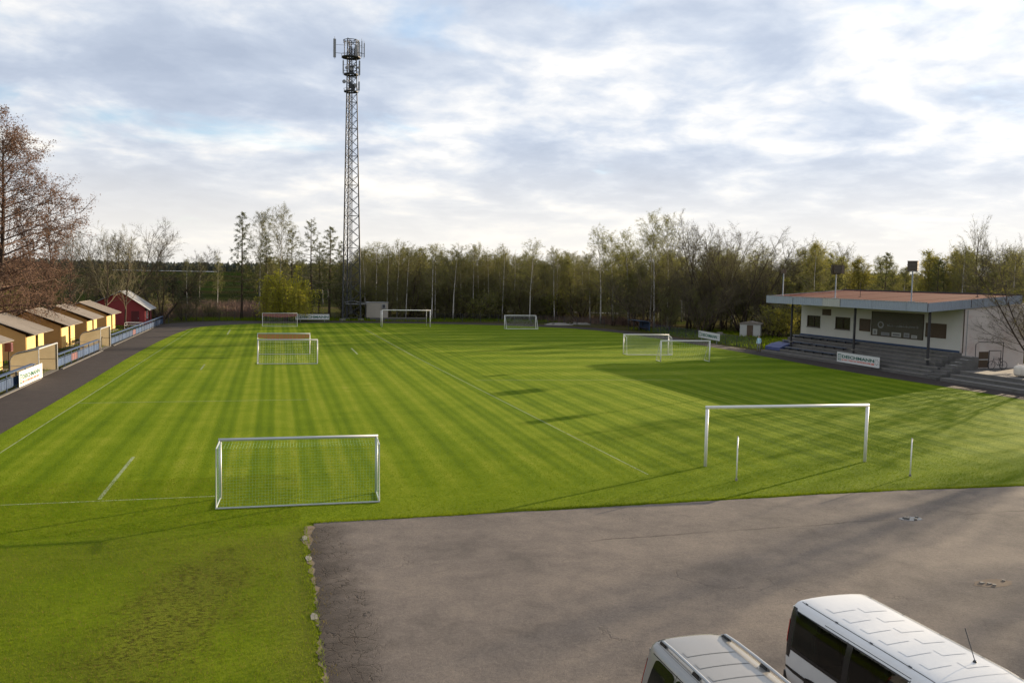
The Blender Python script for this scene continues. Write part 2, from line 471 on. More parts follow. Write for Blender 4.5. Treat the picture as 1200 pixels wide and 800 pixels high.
# ------------------------------------------------------------------ mesh helpers
class MB:
    def __init__(s):
        s.v, s.f, s.m = [], [], []

    def face(s, *pts, mi=0):
        i = len(s.v)
        s.v.extend(tuple(p) for p in pts)
        s.f.append(tuple(range(i, i + len(pts))))
        s.m.append(mi)
        return s

    def box(s, x0, x1, y0, y1, z0, z1, mi=0):
        i = len(s.v)
        s.v += [(x0, y0, z0), (x1, y0, z0), (x1, y1, z0), (x0, y1, z0), (x0, y0, z1), (x1, y0, z1), (x1, y1, z1), (x0, y1, z1)]
        for q in ((0, 3, 2, 1), (4, 5, 6, 7), (0, 1, 5, 4), (1, 2, 6, 5), (2, 3, 7, 6), (3, 0, 4, 7)):
            s.f.append(tuple(i + k for k in q))
            s.m.append(mi)
        return s

    def prism(s, poly, a0, a1, axis='y', mi=0):
        """poly of 2-D points extruded along an axis"""
        def P(p, a):
            return (p[0], a, p[1]) if axis == 'y' else ((a, p[0], p[1]) if axis == 'x' else (p[0], p[1], a))
        i, n = len(s.v), len(poly)
        s.v += [P(p, a0) for p in poly] + [P(p, a1) for p in poly]
        s.f.append(tuple(i + k for k in range(n)))
        s.f.append(tuple(i + n + k for k in reversed(range(n))))
        s.m += [mi, mi]
        for k in range(n):
            k2 = (k + 1) % n
            s.f.append((i + k2, i + k, i + n + k, i + n + k2))
            s.m.append(mi)
        return s

    def tube(s, pts, rad, n=6, mi=0, cap=True):
        pts = [Vector(p) for p in pts]
        if not isinstance(rad, (list, tuple)):
            rad = [rad] * len(pts)
        i0 = len(s.v)
        for k, p in enumerate(pts):
            d = (pts[min(k + 1, len(pts) - 1)] - pts[max(k - 1, 0)])
            d = d.normalized() if d.length > 1e-9 else Vector((0, 0, 1))
            a = d.cross(Vector((0, 0, 1)) if abs(d.z) < 0.9 else Vector((1, 0, 0))).normalized()
            b = d.cross(a)
            for j in range(n):
                w = 2 * PI * (j + 0.5) / n
                q = p + (a * math.cos(w) + b * math.sin(w)) * rad[k]
                s.v.append((q.x, q.y, q.z))
        for k in range(len(pts) - 1):
            for j in range(n):
                j2 = (j + 1) % n
                s.f.append((i0 + k * n + j, i0 + k * n + j2, i0 + (k + 1) * n + j2, i0 + (k + 1) * n + j))
                s.m.append(mi)
        if cap:
            s.f.append(tuple(i0 + j for j in reversed(range(n))))
            s.f.append(tuple(i0 + (len(pts) - 1) * n + j for j in range(n)))
            s.m += [mi, mi]
        return s

    def mesh(s, name, mats, smooth=False):
        me = bpy.data.meshes.new(name)
        me.from_pydata(s.v, [], s.f)
        for m in (mats if isinstance(mats, (list, tuple)) else [mats]):
            me.materials.append(MATS[m])
        if any(s.m):
            me.polygons.foreach_set('material_index', s.m)
        if smooth:
            me.polygons.foreach_set('use_smooth', [True] * len(me.polygons))
        me.update()
        return me

    def build(s, name, mats, parent=None, loc=(0, 0, 0), rz=0.0, smooth=False):
        return put(name, s.mesh(name, mats, smooth), parent, loc, rz)


def put(name, me, parent=None, loc=(0, 0, 0), rz=0.0, scale=None):
    o = bpy.data.objects.new(name, me)
    C.objects.link(o)
    o.location = loc
    o.rotation_euler = (0, 0, rz)
    if scale:
        o.scale = scale if isinstance(scale, (tuple, list)) else (scale,) * 3
    if parent is not None:
        o.parent = parent
    return o


def tag(o, label=None, cat=None, group=None, kind=None):
    if label:
        o['label'] = label
    if cat:
        o['category'] = cat
    if group:
        o['group'] = group
    if kind:
        o['kind'] = kind
    return o


def thing(name, label, cat, loc=(0, 0, 0), rz=0.0, group=None, scale=None):
    o = put(name, None, None, loc, rz, scale)
    o.empty_display_size = 0.3
    return tag(o, label, cat, group)


def sheet(name, poly, z, mat, kind='structure', parent=None):
    """one flat n-gon sheet, triangulated by Blender"""
    bm = bmesh.new()
    bm.faces.new([bm.verts.new((p[0], p[1], z)) for p in poly])
    bmesh.ops.triangulate(bm, faces=bm.faces[:])
    bmesh.ops.recalc_face_normals(bm, faces=bm.faces[:])
    me = bpy.data.meshes.new(name)
    bm.to_mesh(me)
    bm.free()
    if me.polygons and me.polygons[0].normal.z < 0:
        me.flip_normals()
    me.materials.append(MATS[mat])
    o = put(name, me, parent)
    if kind:
        o['kind'] = kind
    return o


def smooth_poly(pts, closed=False, n=6):
    """Catmull-Rom through control points"""
    out = []
    P = [Vector((*p, 0)) for p in pts]
    m = len(P)
    rng = range(m if closed else m - 1)
    for i in rng:
        p0 = P[(i - 1) % m] if closed else P[max(i - 1, 0)]
        p1, p2 = P[i], P[(i + 1) % m]
        p3 = P[(i + 2) % m] if closed else P[min(i + 2, m - 1)]
        for k in range(n):
            t = k / n
            q = 0.5 * ((2 * p1) + (p2 - p0) * t + (2 * p0 - 5 * p1 + 4 * p2 - p3) * t * t + (3 * p1 - p0 - 3 * p2 + p3) * t ** 3)
            out.append((q.x, q.y))
    if not closed:
        out.append((P[-1].x, P[-1].y))
    return out


def text_mesh(body, size, name='lettering', bold=0.0):
    cu = bpy.data.curves.new(name, 'FONT')
    cu.body = body
    cu.size = size
    cu.extrude = 0.003
    cu.offset = bold
    cu.align_x = 'LEFT'
    cu.resolution_u = 2
    ob = bpy.data.objects.new(name, cu)
    C.objects.link(ob)
    dg = bpy.context.evaluated_depsgraph_get()
    me = bpy.data.meshes.new_from_object(ob.evaluated_get(dg))
    bpy.data.objects.remove(ob)
    bpy.data.curves.remove(cu)
    xs = [v.co.x for v in me.vertices]
    return me, (min(xs), max(xs))
#==SETTING==
# ------------------------------------------------------------------ ground, lawn, track, car park
rng = random.Random(7)


def terrain_h(r):
    t = min(max((r - 230.0) / 750.0, 0.0), 1.0)
    return -0.03 + 7.6 * (t * t * (3 - 2 * t))


def build_ground():
    radii = [0, 15, 30, 50, 75, 100, 130, 160, 200, 230, 260, 300, 350, 400, 460, 520, 600, 680, 760, 850, 950, 1100, 1400, 2000, 3200, 5000]
    n = 96
    v = [(0, 0, terrain_h(0))]
    f = []
    for r in radii[1:]:
        for k in range(n):
            a = 2 * PI * k / n
            h = terrain_h(r)
            if r > 240:
                h += 0.5 * math.sin(a * 9 + r * 0.01) + 0.3 * math.sin(a * 23 + r * 0.02)
            v.append((r * math.sin(a), r * math.cos(a), h))
    for k in range(n):
        f.append((0, 1 + (k + 1) % n, 1 + k))
    for i in range(len(radii) - 2):
        for k in range(n):
            a, b = 1 + i * n + k, 1 + i * n + (k + 1) % n
            f.append((a, b, b + n, a + n))
    me = bpy.data.meshes.new('ground')
    me.from_pydata(v, [], f)
    me.materials.append(MATS['rough_field'])
    me.polygons.foreach_set('use_smooth', [True] * len(f))
    me.update()
    tag(put('ground', me), kind='structure')


build_ground()

# inner edge of the track (edge of the lawn), going round from the near left to the near right
inner = smooth_poly([(-12.1, -4), (-12.1, 20), (-12.1, 43), (-12.1, 60), (-12.2, 80), (-11.9, 100), (-11.2, 114), (-9.6, 124), (-3.5, 131), (5, 133.6), (13, 134.4), (24, 132.5), (35, 128.5), (42.5, 122), (46.3, 114), (47.4, 105), (48, 95), (48.2, 85), (47.9, 74), (47.6, 62), (48.2, 54), (48.5, 47), (48.6, 38), (48.6, 26.0)], n=5)
outer = smooth_poly([(-15.6, -4), (-15.6, 20), (-15.6, 43), (-15.6, 60), (-15.7, 80), (-15.5, 100), (-15.3, 116), (-15.0, 130.5), (-8, 137.6), (3, 138.6), (13, 138.9), (25, 137.2), (37, 133), (45.5, 126), (49.3, 117), (50.6, 106), (50.9, 95), (51.05, 85), (51.0, 74), (51.0, 62), (51.0, 54), (51.0, 47), (51.2, 38), (51.2, 26.0)], n=5)

lawn_poly = inner + [(48.6, -4)]
lawn = sheet('lawn', lawn_poly, 0.0, 'lawn_grass')


def strip(name, a, b, z, mat, kind='structure', parent=None):
    v = [(p[0], p[1], z) for p in a] + [(p[0], p[1], z) for p in b]
    n = len(a)
    f = [(i, i + 1, n + i + 1, n + i) for i in range(n - 1)]
    me = bpy.data.meshes.new(name)
    me.from_pydata(v, [], f)
    me.update()
    if me.polygons[0].normal.z < 0:
        me.flip_normals()
    me.materials.append(MATS[mat])
    o = put(name, me, parent)
    if kind:
        o['kind'] = kind
    return o


strip('running_track', inner, outer, 0.006, 'track_cinder')


def ragged(p0, p1, step, amp, seed):
    r = random.Random(seed)
    d = Vector((p1[0] - p0[0], p1[1] - p0[1]))
    n = max(2, int(d.length / step))
    nrm = Vector((-d.y, d.x)).normalized()
    out, w = [], 0.0
    for k in range(n):
        w = w * 0.75 + r.uniform(-amp, amp)
        q = Vector(p0) + d * (k / n) + nrm * (w if 0 < k else 0)
        out.append((q.x, q.y))
    return out


cp = ragged((0.85, -4), (0.95, 24.0), 0.10, 0.055, 3) + ragged((0.95, 24.0), (1.15, 26.15), 0.12, 0.04, 4)
cp += ragged((1.15, 26.15), (12, 26.05), 0.16, 0.035, 5) + ragged((12, 26.05), (22, 26.0), 0.16, 0.035, 6) + ragged((22, 26.0), (28.5, 25.5), 0.16, 0.035, 8) + [(52, 24.8), (52, -4)]
sheet('car_park', cp, 0.014, 'old_asphalt')
# bare soil and crumbled concrete edging along the left side of the asphalt
soil = ragged((0.90, 5.0), (0.88, 26.0), 0.09, 0.07, 41)
strip('bare_soil', soil, [(1.35, p[1]) for p in soil], 0.007, 'dirt_soil')
for k, (yy, ln) in enumerate([(24.7, 0.4), (22.9, 0.45), (18.9, 0.4)]):
    m = MB()
    w = 0.075
    pts = [(-w * rng.uniform(0.6, 1.1), -ln / 2), (w * rng.uniform(0.6, 1.1), -ln / 2 * rng.uniform(0.8, 1)), (w * rng.uniform(0.8, 1.2), 0), (w * rng.uniform(0.5, 1.1), ln / 2 * rng.uniform(0.7, 1)), (-w * rng.uniform(0.4, 0.9), ln / 2), (-w * rng.uniform(0.9, 1.2), ln * 0.1)]
    m.prism(pts, -0.06, 0.022, 'z')
    o = m.build('kerb_stone', 'concrete', None, (0.86 + rng.uniform(-0.03, 0.03), yy, 0), R(rng.uniform(-4, 4)))
    tag(o, 'broken pale kerb stone in the turf along the ragged left edge of the asphalt', 'kerb', 'broken kerb stones beside the car park')

# pothole with pale rubble and a manhole-like dip
def disc(name, loc, rx, ry, z, mat, seed, n=22, label=None, cat=None):
    r = random.Random(seed)
    pts = [(rx * math.cos(2 * PI * k / n) * r.uniform(0.75, 1.15), ry * math.sin(2 * PI * k / n) * r.uniform(0.75, 1.15)) for k in range(n)]
    me_o = sheet(name, pts, z, mat, None)
    me_o.location = (loc[0], loc[1], 0)
    return me_o


# the painted lines of the pitch
def line(p0, p1, w=0.10, parts=1, gap=0.0):
    d = Vector((p1[0] - p0[0], p1[1] - p0[1]))
    nrm = Vector((-d.y, d.x)).normalized() * w / 2
    q = [(p0[0] + nrm.x, p0[1] + nrm.y), (p1[0] + nrm.x, p1[1] + nrm.y), (p1[0] - nrm.x, p1[1] - nrm.y), (p0[0] - nrm.x, p0[1] - nrm.y)]
    return sheet('pitch_line', q, 0.004, 'line_paint')


line((-10.95, 30.25), (-10.3, 119.5), 0.055)
line((14.05, 30.2), (12.6, 80), 0.065); line((12.6, 80), (12.05, 118))
line((-8.9, 30.3), (-1.9, 30.1), 0.09)
line((-10.8, 52.9), (2, 52.4), 0.09)
line((-5.62, 30.4), (-5.55, 37.2), 0.13)
line((-5.5, 69.6), (-5.5, 73.6), 0.12)
line((-5.5, 108.5), (-5.6, 118), 0.16)
line((7.6, 81.8), (7.6, 88.5), 0.16)
line((14.2, 60.5), (30, 59), 0.08)
line((36, 76), (46, 73.5), 0.09)

# ------------------------------------------------------------------ goals
def net_grid(m, P, nu, nv, r, sag, sides=3):
    """lines of a net over the bilinear patch P[0..3] (u along 0-1, v along 0-3)"""
    P = [Vector(p) for p in P]

    def pt(u, v):
        q = (P[0] * (1 - u) + P[1] * u) * (1 - v) + (P[3] * (1 - u) + P[2] * u) * v
        return q + Vector(sag) * (4 * u * (1 - u)) * (4 * v * (1 - v))
    for k in range(nu + 1):
        m.tube([pt(k / nu, j / 5) for j in range(6)], r, sides, cap=False)
    for k in range(nv + 1):
        m.tube([pt(j / 8, k / nv) for j in range(9)], r, sides, cap=False)


def goal(label, loc, rz, w, h, post=0.05, top=0.25, deep=1.35, back=True, net=None, fill=(42, 16, 10), netr=0.004, mat='goal_alu', group=None, square=False, strip_mat=None, gbar=True, drop=None):
    """local frame: mouth in the plane y=0, ground frame runs back to y=-deep"""
    drop = 0.10 + top * 0.3 if drop is None else drop
    t = thing('football_goal', label, 'goal', loc, rz, group)
    for sx in (-1, 1):
        x = sx * w / 2
        m = MB()
        if square:
            m.box(x - post, x + post, -post, post, -0.05, h - post - 0.002)
        else:
            m.tube([(x, 0, -0.05), (x, 0, h - post)], post, 10)
        m.build('post', mat, t, smooth=not square)
    m = MB()
    if square:
        m.box(-w / 2 - post, w / 2 + post, -post - 0.002, post + 0.002, h - post, h + post)
    else:
        m.tube([(-w / 2 - post, 0, h), (w / 2 + post, 0, h)], post, 10)
    m.build('crossbar', mat, t, smooth=not square)
    if back:
        r = 0.022
        for sx in (-1, 1):
            x = sx * w / 2
            MB().tube([(x, -post, h - 0.02), (x, -top, h - drop), (x, -deep, 0.05)], r, 6).build('stay', mat, t)
            MB().tube([(x, -post, 0.035), (x, -deep + 0.02, 0.035)], r, 6).build('side_bar', mat, t)
        if gbar:
            MB().tube([(-w / 2 - r, -deep, 0.035), (w / 2 + r, -deep, 0.035)], r * 1.3, 6).build('ground_bar', mat, t)
    if net:
        m = MB()
        x = w / 2 - 0.02
        zt = h - drop - 0.02
        nu, nv, ns = fill
        net_grid(m, [(-x, -top, zt), (x, -top, zt), (x, -deep + 0.03, 0.07), (-x, -deep + 0.03, 0.07)], nu, nv, netr, (0, 0.28, -0.03))
        net_grid(m, [(-x, -0.05, h - 0.05), (x, -0.05, h - 0.05), (x, -top, zt), (-x, -top, zt)], nu, 3, netr, (0, 0, -0.05))
        for sx in (-1, 1):
            net_grid(m, [(sx * x, -0.06, h - 0.06), (sx * x, -top, zt), (sx * x, -deep + 0.03, 0.07), (sx * x, -0.06, 0.06)], ns // 2, nv, netr, (0.05 * sx, 0, 0))
        o = m.build('net', net, t)
        o['kind'] = 'stuff'
    if strip_mat:
        m = MB()
        n = 12
        zs = [h - 0.06, h - 0.30, h - 0.52]
        for k in range(n):
            x0, x1 = -w / 2 + w * k / n + 0.03, -w / 2 + w * (k + 1) / n
            s0, s1 = 0.22 * math.sin(PI * k / n), 0.22 * math.sin(PI * (k + 1) / n)
            m.face((x0, -0.07, h - 0.07), (x1, -0.07, h - 0.07), (x1, -0.30, h - 0.36 - s1), (x0, -0.30, h - 0.36 - s0))
        m.build('rolled_net', strip_mat, t)
    return t


rzg = math.atan2(29.5 - 29.7, 3.4 + 1.75)
goal('small aluminium goal with green net standing closest to the asphalt corner', ((-1.75 + 3.4) / 2, 29.62, 0), rzg, 5.18, 2.0, 0.05, 1.2, 1.35, net='net_green', fill=(52, 20, 14), netr=0.0019, drop=0.06)
goal('full size white goal without net in front of the asphalt', (20.65, 30.85, 0), math.atan2(-0.5, 7.3), 7.30, 2.44, 0.065, back=False, mat='goal_white')
goal('small grey goal without net, nearer of the pair mid pitch', (1.1, 74.4, 0), R(-3), 4.85, 1.95, 0.05, 0.3, 1.2, mat='goal_alu', net='net_white', fill=(24, 9, 6), netr=0.003)
goal('small goal with orange rolled up net behind the netless grey one', (0.85, 82.3, 0), R(-3), 4.7, 1.93, 0.045, 0.3, 0.35, mat='goal_alu', strip_mat='net_orange')
goal('thin small goal with dark red net by the willow tree', (0.75, 125.6, 0), 0, 4.75, 1.85, 0.035, 0.3, 1.1, mat='goal_alu', strip_mat='net_red', net='net_white', fill=(20, 8, 5), netr=0.003)
goal('full size white goal at the far end before the beige cabin', (18.6, 124.3, 0), R(1.5), 7.1, 2.44, 0.065, back=False, mat='goal_white')
goal('small white goal with net at the far end below the birch row', (34.9, 120.7, 0), R(1), 4.8, 1.95, 0.05, 0.3, 1.2, net='net_white', fill=(24, 10, 6), netr=0.004, mat='goal_white')
goal('small white goal with net beside the dark shelter on the far right', (36.5, 79.9, 0), R(-6), 4.75, 1.98, 0.05, 1.0, 1.25, net='net_white', drop=0.25, fill=(36, 14, 10), netr=0.004, mat='goal_white')
goal('small white goal with wide crossbar under the tilted advertising sign', (36.9, 72.0, 0), R(175), 4.8, 1.95, 0.055, 0.3, 1.2, mat='goal_white', net='net_white', fill=(20, 8, 6), netr=0.003, gbar=False)
# rear net poles of the two full size goals
for (x, y, h, lab) in ((16.98, 28.6, 1.68, 'thin white net pole standing left behind the big netless goal'), (24.3, 27.9, 1.5, 'thin white net pole standing right behind the big netless goal'),
                       (15.15, 126.6, 2.3, 'thin white net pole left behind the far full size goal'), (21.95, 126.6, 2.3, 'thin white net pole right behind the far full size goal')):
    t = thing('net_pole', lab, 'pole', (x, y, 0), R(rng.uniform(0, 40)), 'net poles behind the full size goals')
    MB().tube([(0, 0, -0.05), (0.02, 0.01, h)], 0.026, 8).build('pole_tube', 'goal_white', t, smooth=True)
    MB().tube([(0, 0, -0.05), (0, 0, 0.09)], 0.045, 8).build('ground_socket', 'concrete', t)
    MB().tube([(0.02, 0.01, h), (0.02, 0.01, h + 0.03)], 0.03, 8).build('cap', 'steel_grey', t)

# ------------------------------------------------------------------ advertising signs
def brand_sign(label, loc, rz, w, h, second=True, ball=True, legs=0.0, tilt=0.0, group='white advertising boards of one shoe shop'):
    """board in the local x-z plane, printed on the -y face"""
    t = thing('advertising_sign', label, 'sign', loc, rz, group)
    t.rotation_euler = (0, tilt, rz)
    MB().box(-w / 2, w / 2, 0, 0.03, 0, h).build('board', 'white_board', t)
    fr = MB()
    for (a, b, c, d) in ((-w / 2 - 0.015, w / 2 + 0.015, -0.02, 0.0), (-w / 2 - 0.015, w / 2 + 0.015, h, h + 0.02)):
        fr.box(a, b, -0.006, 0.036, c, d)
    fr.build('frame_edge', 'steel_grey', t)
    y = -0.004
    s = h * (0.62 if second else 0.66)
    x0 = -w / 2 + h * 0.17
    zb = (h - s) / 2
    lg = MB()
    k = s * 0.13
    # open square with a heavy D inside, as on the board
    lg.box(x0, x0 + k, y - 0.003, y, zb, zb + s)
    lg.box(x0 + k, x0 + s * 0.85, y - 0.003, y, zb + s - k, zb + s)
    lg.box(x0 + k, x0 + s * 0.85, y - 0.003, y, zb, zb + k)
    lg.box(x0 + s * 0.85 - k * 0.7, x0 + s * 0.85, y - 0.003, y, zb + k, zb + s * 0.34)
    lg.box(x0 + s * 0.85 - k * 0.7, x0 + s * 0.85, y - 0.003, y, zb + s * 0.62, zb + s - k)
    lg.build('logo_square', 'sign_green', t)
    me, (a, b) = text_mesh('D', s * 0.72)
    me.materials.append(MATS['sign_green'])
    o = put('logo_letter', me, t, (x0 + s * 0.26, y, zb + s * 0.25))
    o.rotation_euler = (PI / 2, 0, 0)
    end = w / 2 - (h * 0.75 if ball else h * 0.14)
    tx = x0 + s * 1.02
    me, (a, b) = text_mesh('DEICHMANN', 1.0, bold=0.034)
    me.materials.append(MATS['sign_green'])
    k = (end - tx) / (b - a)
    kz = min(k * 1.25, s * (0.66 if second else 0.95))
    o = put('lettering', me, t, (tx - a * k, y, zb + (s * 0.42 if second else s * 0.14)))
    o.rotation_euler = (PI / 2, 0, 0)
    o.scale = (k, kz, 1)
    if second:
        rr = random.Random(int(w * 100))
        m = MB()
        x = tx
        while x < end - 0.05:
            lw = rr.uniform(0.55, 0.9) * h * 0.11
            m.box(x, x + lw * 0.34, y - 0.003, y, zb, zb + h * 0.16)
            m.box(x + lw * 0.34, x + lw * 0.8, y - 0.003, y, zb + rr.choice((0.0, 0.06, 0.12)) * h, zb + h * 0.16 - rr.choice((0, 0.06, 0.1)) * h * 0.9 + 0.01)
            x += lw * (1.9 if rr.random() < 0.2 else 1.05)
        m.build('red_line', 'sign_red', t)['kind'] = 'stuff'
    if ball:
        m = MB()
        cx, cz, r = w / 2 - h * 0.40, h * 0.5, h * 0.30
        for q in range(7):
            a0 = q * 2 * PI / 7 + 0.3
            m.face(*[(cx + r * rr_ * math.cos(a0 + da), y - 0.002, cz + r * rr_ * math.sin(a0 + da)) for rr_, da in ((0.62, -0.16), (0.95, -0.22), (1.0, 0.2), (0.66, 0.16))])
        m.build('ball_emblem', 'sign_grey', t)['kind'] = 'stuff'
    if legs:
        for sx in (-1, 1):
            MB().box(sx * w * 0.36 - 0.03, sx * w * 0.36 + 0.03, 0.036, 0.08, -legs, h * 0.9).build('leg', 'steel_grey', t)
    return t


brand_sign('white DEICHMANN board on the blue railing before the yellow huts', (-15.55, 62.75, 0.05), R(90), 5.6, 0.98)
brand_sign('white DEICHMANN board on the front edge of the terrace steps', (50.75, 65.6, 0.26), R(-91.3), 6.0, 0.92)
brand_sign('white DEICHMANN board in front of the weeping willow, without red line', (5.75, 137.3, 0.35), R(2), 5.2, 0.82, second=False, ball=False, legs=0.36)
brand_sign('white DEICHMANN board hanging askew on the rear fence beside the shelter', (50.6, 92.8, 0.55), R(-88), 4.9, 0.80, second=False, legs=0.56, tilt=R(1.5))

# ------------------------------------------------------------------ blue railing on the left
def railing(label, y0, y1, x0, x1, red=(), seed=1):
    L = math.hypot(y1 - y0, x1 - x0)
    t = thing('railing', label, 'railing', (x0, y0, 0), math.atan2(-(x1 - x0), y1 - y0), 'blue railings along the track')
    nb = max(1, round(L / 2.1))
    s = L / nb
    pm = MB().box(-0.03, 0.03, -0.03, 0.03, -0.05, 1.06).mesh('post', 'blue_paint')
    pan = {}
    for k, mt in ((0, 'blue_panel'), (1, 'red_panel')):
        m = MB()
        m.box(-0.012, 0.012, 0.07, s - 0.07, 0.20, 0.74)
        pan[k] = m.mesh('panel', mt)
    barm = MB().box(-0.022, -0.012, -0.03, 0.03, 0.17, 0.77).mesh('slat', 'blue_paint')
    for k in range(nb + 1):
        put('post', pm, t, (0, k * s, 0))
    for k in range(nb):
        put('panel', pan[1 if k in red else 0], t, (0, k * s, 0))
    n = nb * 3
    for k in range(n):
        if (k % 3) or True:
            put('slat', barm, t, (0.036, (k + 0.5) * s / 3, 0))
    MB().box(-0.19, 0.11, -0.05, L + 0.05, 1.062, 1.11).build('top_plank', 'blue_paint', t)
    MB().tube([(-0.035, 0, 0.80), (-0.035, L, 0.80)], 0.022, 6).build('middle_rail', 'blue_paint', t)
    MB().tube([(-0.035, 0, 0.15), (-0.035, L, 0.15)], 0.022, 6).build('lower_rail', 'blue_paint', t)
    return t


railing('blue railing with top plank, the stretch nearest the camera', 44.0, 64.6, -15.9, -15.85)
railing('blue railing stretch between the two dugout shelters, one red panel', 71.2, 86.6, -15.85, -15.75, red=(2,))
railing('blue railing stretch from the farther dugout to the red shed', 92.4, 130.2, -15.7, -15.3, red=(6,))
for (a, b, lab) in ((44.0, 64.8, 'concrete kerb under the nearest railing'), (70.9, 86.8, ''), (92.2, 130.4, '')):
    o = MB().box(-15.62, -15.42, a, b, -0.05, 0.07).build('kerb', 'dark_concrete')
    o['kind'] = 'structure'
t = thing('fence_post', 'dark stub post ending the long blue railing by the corner', 'post', (-15.25, 131.0, 0))
MB().box(-0.14, 0.14, -0.14, 0.14, -0.05, 1.15).build('shaft', 'dark_wood', t)
MB().box(-0.17, 0.17, -0.17, 0.17, 1.152, 1.2).build('cap', 'dark_wood', t)

# ------------------------------------------------------------------ dugouts
def dugout(label, loc, L):
    """open towards +x; local y along the track"""
    t = thing('dugout', label, 'dugout', loc, 0, 'team dugouts beside the track')
    prof = [(-1.75, 0.0), (-1.75, 1.15), (-1.68, 1.42), (-1.5, 1.62), (-1.25, 1.76), (-0.8, 1.86), (0.0, 1.98)]
    m = MB()
    for k in range(len(prof) - 1):
        (xa, za), (xb, zb) = prof[k], prof[k + 1]
        m.face((xa, 0.02, za), (xa, L - 0.02, za), (xb, L - 0.02, zb), (xb, 0.02, zb))
    m.build('curved_shell', 'polycarbonate', t)
    for y in (0.0, L):
        m = MB()
        pts = prof + [(0.0, 0.0)]
        i = len(m.v)
        m.face(*[(x, y, z) for x, z in pts])
        m.build('side_panel', 'polycarbonate', t)
    for y in (-0.03, L / 2, L + 0.03):
        m = MB()
        m.tube([(x, y, z + 0.01) for x, z in prof], 0.025, 6)
        m.build('hoop', 'steel_grey', t)
    for y in (-0.03, L + 0.03):
        MB().tube([(0.03, y, -0.03), (0.03, y, 2.02)], 0.032, 6).build('front_post', 'steel_grey', t)
        MB().tube([(0.03, y, 0.85), (-1.72, y, 0.85)], 0.018, 5).build('side_rail', 'steel_grey', t)
    MB().tube([(0.03, -0.05, 2.02), (0.03, L + 0.05, 2.02)], 0.05, 6).build('front_beam', 'goal_alu', t)
    MB().box(-1.35, -0.95, 0.15, L - 0.15, 0.42, 0.48).build('bench', 'concrete', t)
    MB().box(-1.74, 0.1, 0.0, L, 0.0, 0.02).build('floor_slab', 'dark_concrete', t)
    return t


dugout('translucent curved dugout beside the white sign, the nearer one', (-15.75, 65.4, 0.008), 5.2)
dugout('translucent curved dugout between the blue railing stretches, farther one', (-15.72, 87.1, 0.008), 4.9)

# ------------------------------------------------------------------ huts
def hut(label, y0, L=5.6, x=-19.5, seed=0):
    r = random.Random(seed)
    t = thing('hut', label, 'hut', (x, y0, 0), 0, 'yellow huts behind the railing')
    D = 5.4                               # depth away from the pitch
    ridge_x, ridge_z, eave_z = -2.9, 3.62, 2.30
    back_z = 2.35
    W = 0.14
    gab = [(0.0, 0.0), (0.0, eave_z - 0.16), (ridge_x, ridge_z - 0.14), (-D, back_z - 0.14), (-D, 0.0)]
    for y in (0.0, L - W):
        MB().prism(gab, y, y + W, 'y').build('gable_wall', 'ochre_shaded', t)
    MB().box(-D + 0.002, -D + W, W, L - W, 0, back_z - 0.2).build('rear_wall', 'ochre_shaded', t)
    # front: wide panel, dark doorway set back, narrower panel
    a, b = 0.50 * L, 0.66 * L
    MB().box(-0.10, 0.03, W + 0.02, a, 0.0, eave_z - 0.36).build('front_panel', 'ochre_sunlit', t)
    MB().box(-0.10, 0.03, b, L - W - 0.02, 0.0, eave_z - 0.36).build('front_panel', 'ochre_sunlit', t)
    d = MB().box(-0.62, -0.55, a - 0.05, b + 0.05, 0.0, eave_z - 0.30).build('door', 'dark_wood', t)
    MB().box(-0.548, -0.50, b - 0.12, b - 0.05, 0.95, 1.05).build('handle', 'steel_grey', d)
    MB().box(-0.12, 0.05, W, L - W, eave_z - 0.355, eave_z - 0.17).build('lintel', 'dark_wood', t)
    MB().box(-D - 0.05, 0.35, -0.1, L + 0.1, -0.05, 0.06).build('floor_slab', 'dark_concrete', t)
    # roof sheets: each slope of corrugated panels laid side by side
    for nm, (xa, za), (xb, zb) in (('front', (0.72, eave_z - 0.10), (ridge_x, ridge_z)), ('rear', (-D - 0.35, back_z - 0.14), (ridge_x, ridge_z))):
        n = 6
        w = (L + 0.7) / n
        sl = MB()
        sl.face((xa, -0.35, za), (xa, L + 0.35, za), (xb, L + 0.35, zb), (xb, -0.35, zb))
        base = MB()
        base.prism([(xa, za - 0.05), (xb, zb - 0.05), (xb, zb), (xa, za)], -0.35, L + 0.35, 'y')
        rf = base.build('roof_slope', 'eternit', t)
        dx, dz = xb - xa, zb - za
        ln = math.hypot(dx, dz)
        nx, nz = (-dz / ln, dx / ln)
        if nz < 0:
            nx, nz = -nx, -nz
        for k in range(n):
            m = MB()
            nn = 8
            yy0 = -0.35 + k * w
            for j in range(nn):
                ya, yb = yy0 + 0.01 + (w - 0.02) * j / nn, yy0 + 0.01 + (w - 0.02) * (j + 1) / nn
                ha = 0.006 + (0.028 if j % 2 else 0.0)
                hb = 0.006 + (0.0 if j % 2 else 0.028)
                off = r.uniform(0, 0.006)
                m.face((xa + nx * (ha + off), ya, za + nz * (ha + off)), (xa + nx * (hb + off), yb, za + nz * (hb + off)), (xb + nx * (hb + off), yb, zb + nz * (hb + off)), (xb + nx * (ha + off), ya, zb + nz * (ha + off)))
            m.build('roof_sheet', 'eternit', rf)
    MB().tube([(ridge_x, -0.36, ridge_z + 0.02), (ridge_x, L + 0.36, ridge_z + 0.02)], 0.06, 6).build('ridge_cap', 'eternit', t)
    return t


hut('yellow hut cut by the left picture edge, red box by its door', 65.6, 5.4, seed=1)
hut('yellow hut right behind the nearer dugout shelter', 77.3, 5.6, seed=2)
hut('yellow hut with picnic bench in front, left of the dark spruce', 89.2, 5.8, seed=3)
hut('yellow hut with its rear half hidden behind the dark spruce', 100.8, 5.4, seed=4)
hut('yellow hut closest to the red shed', 112.0, 5.8, seed=5)
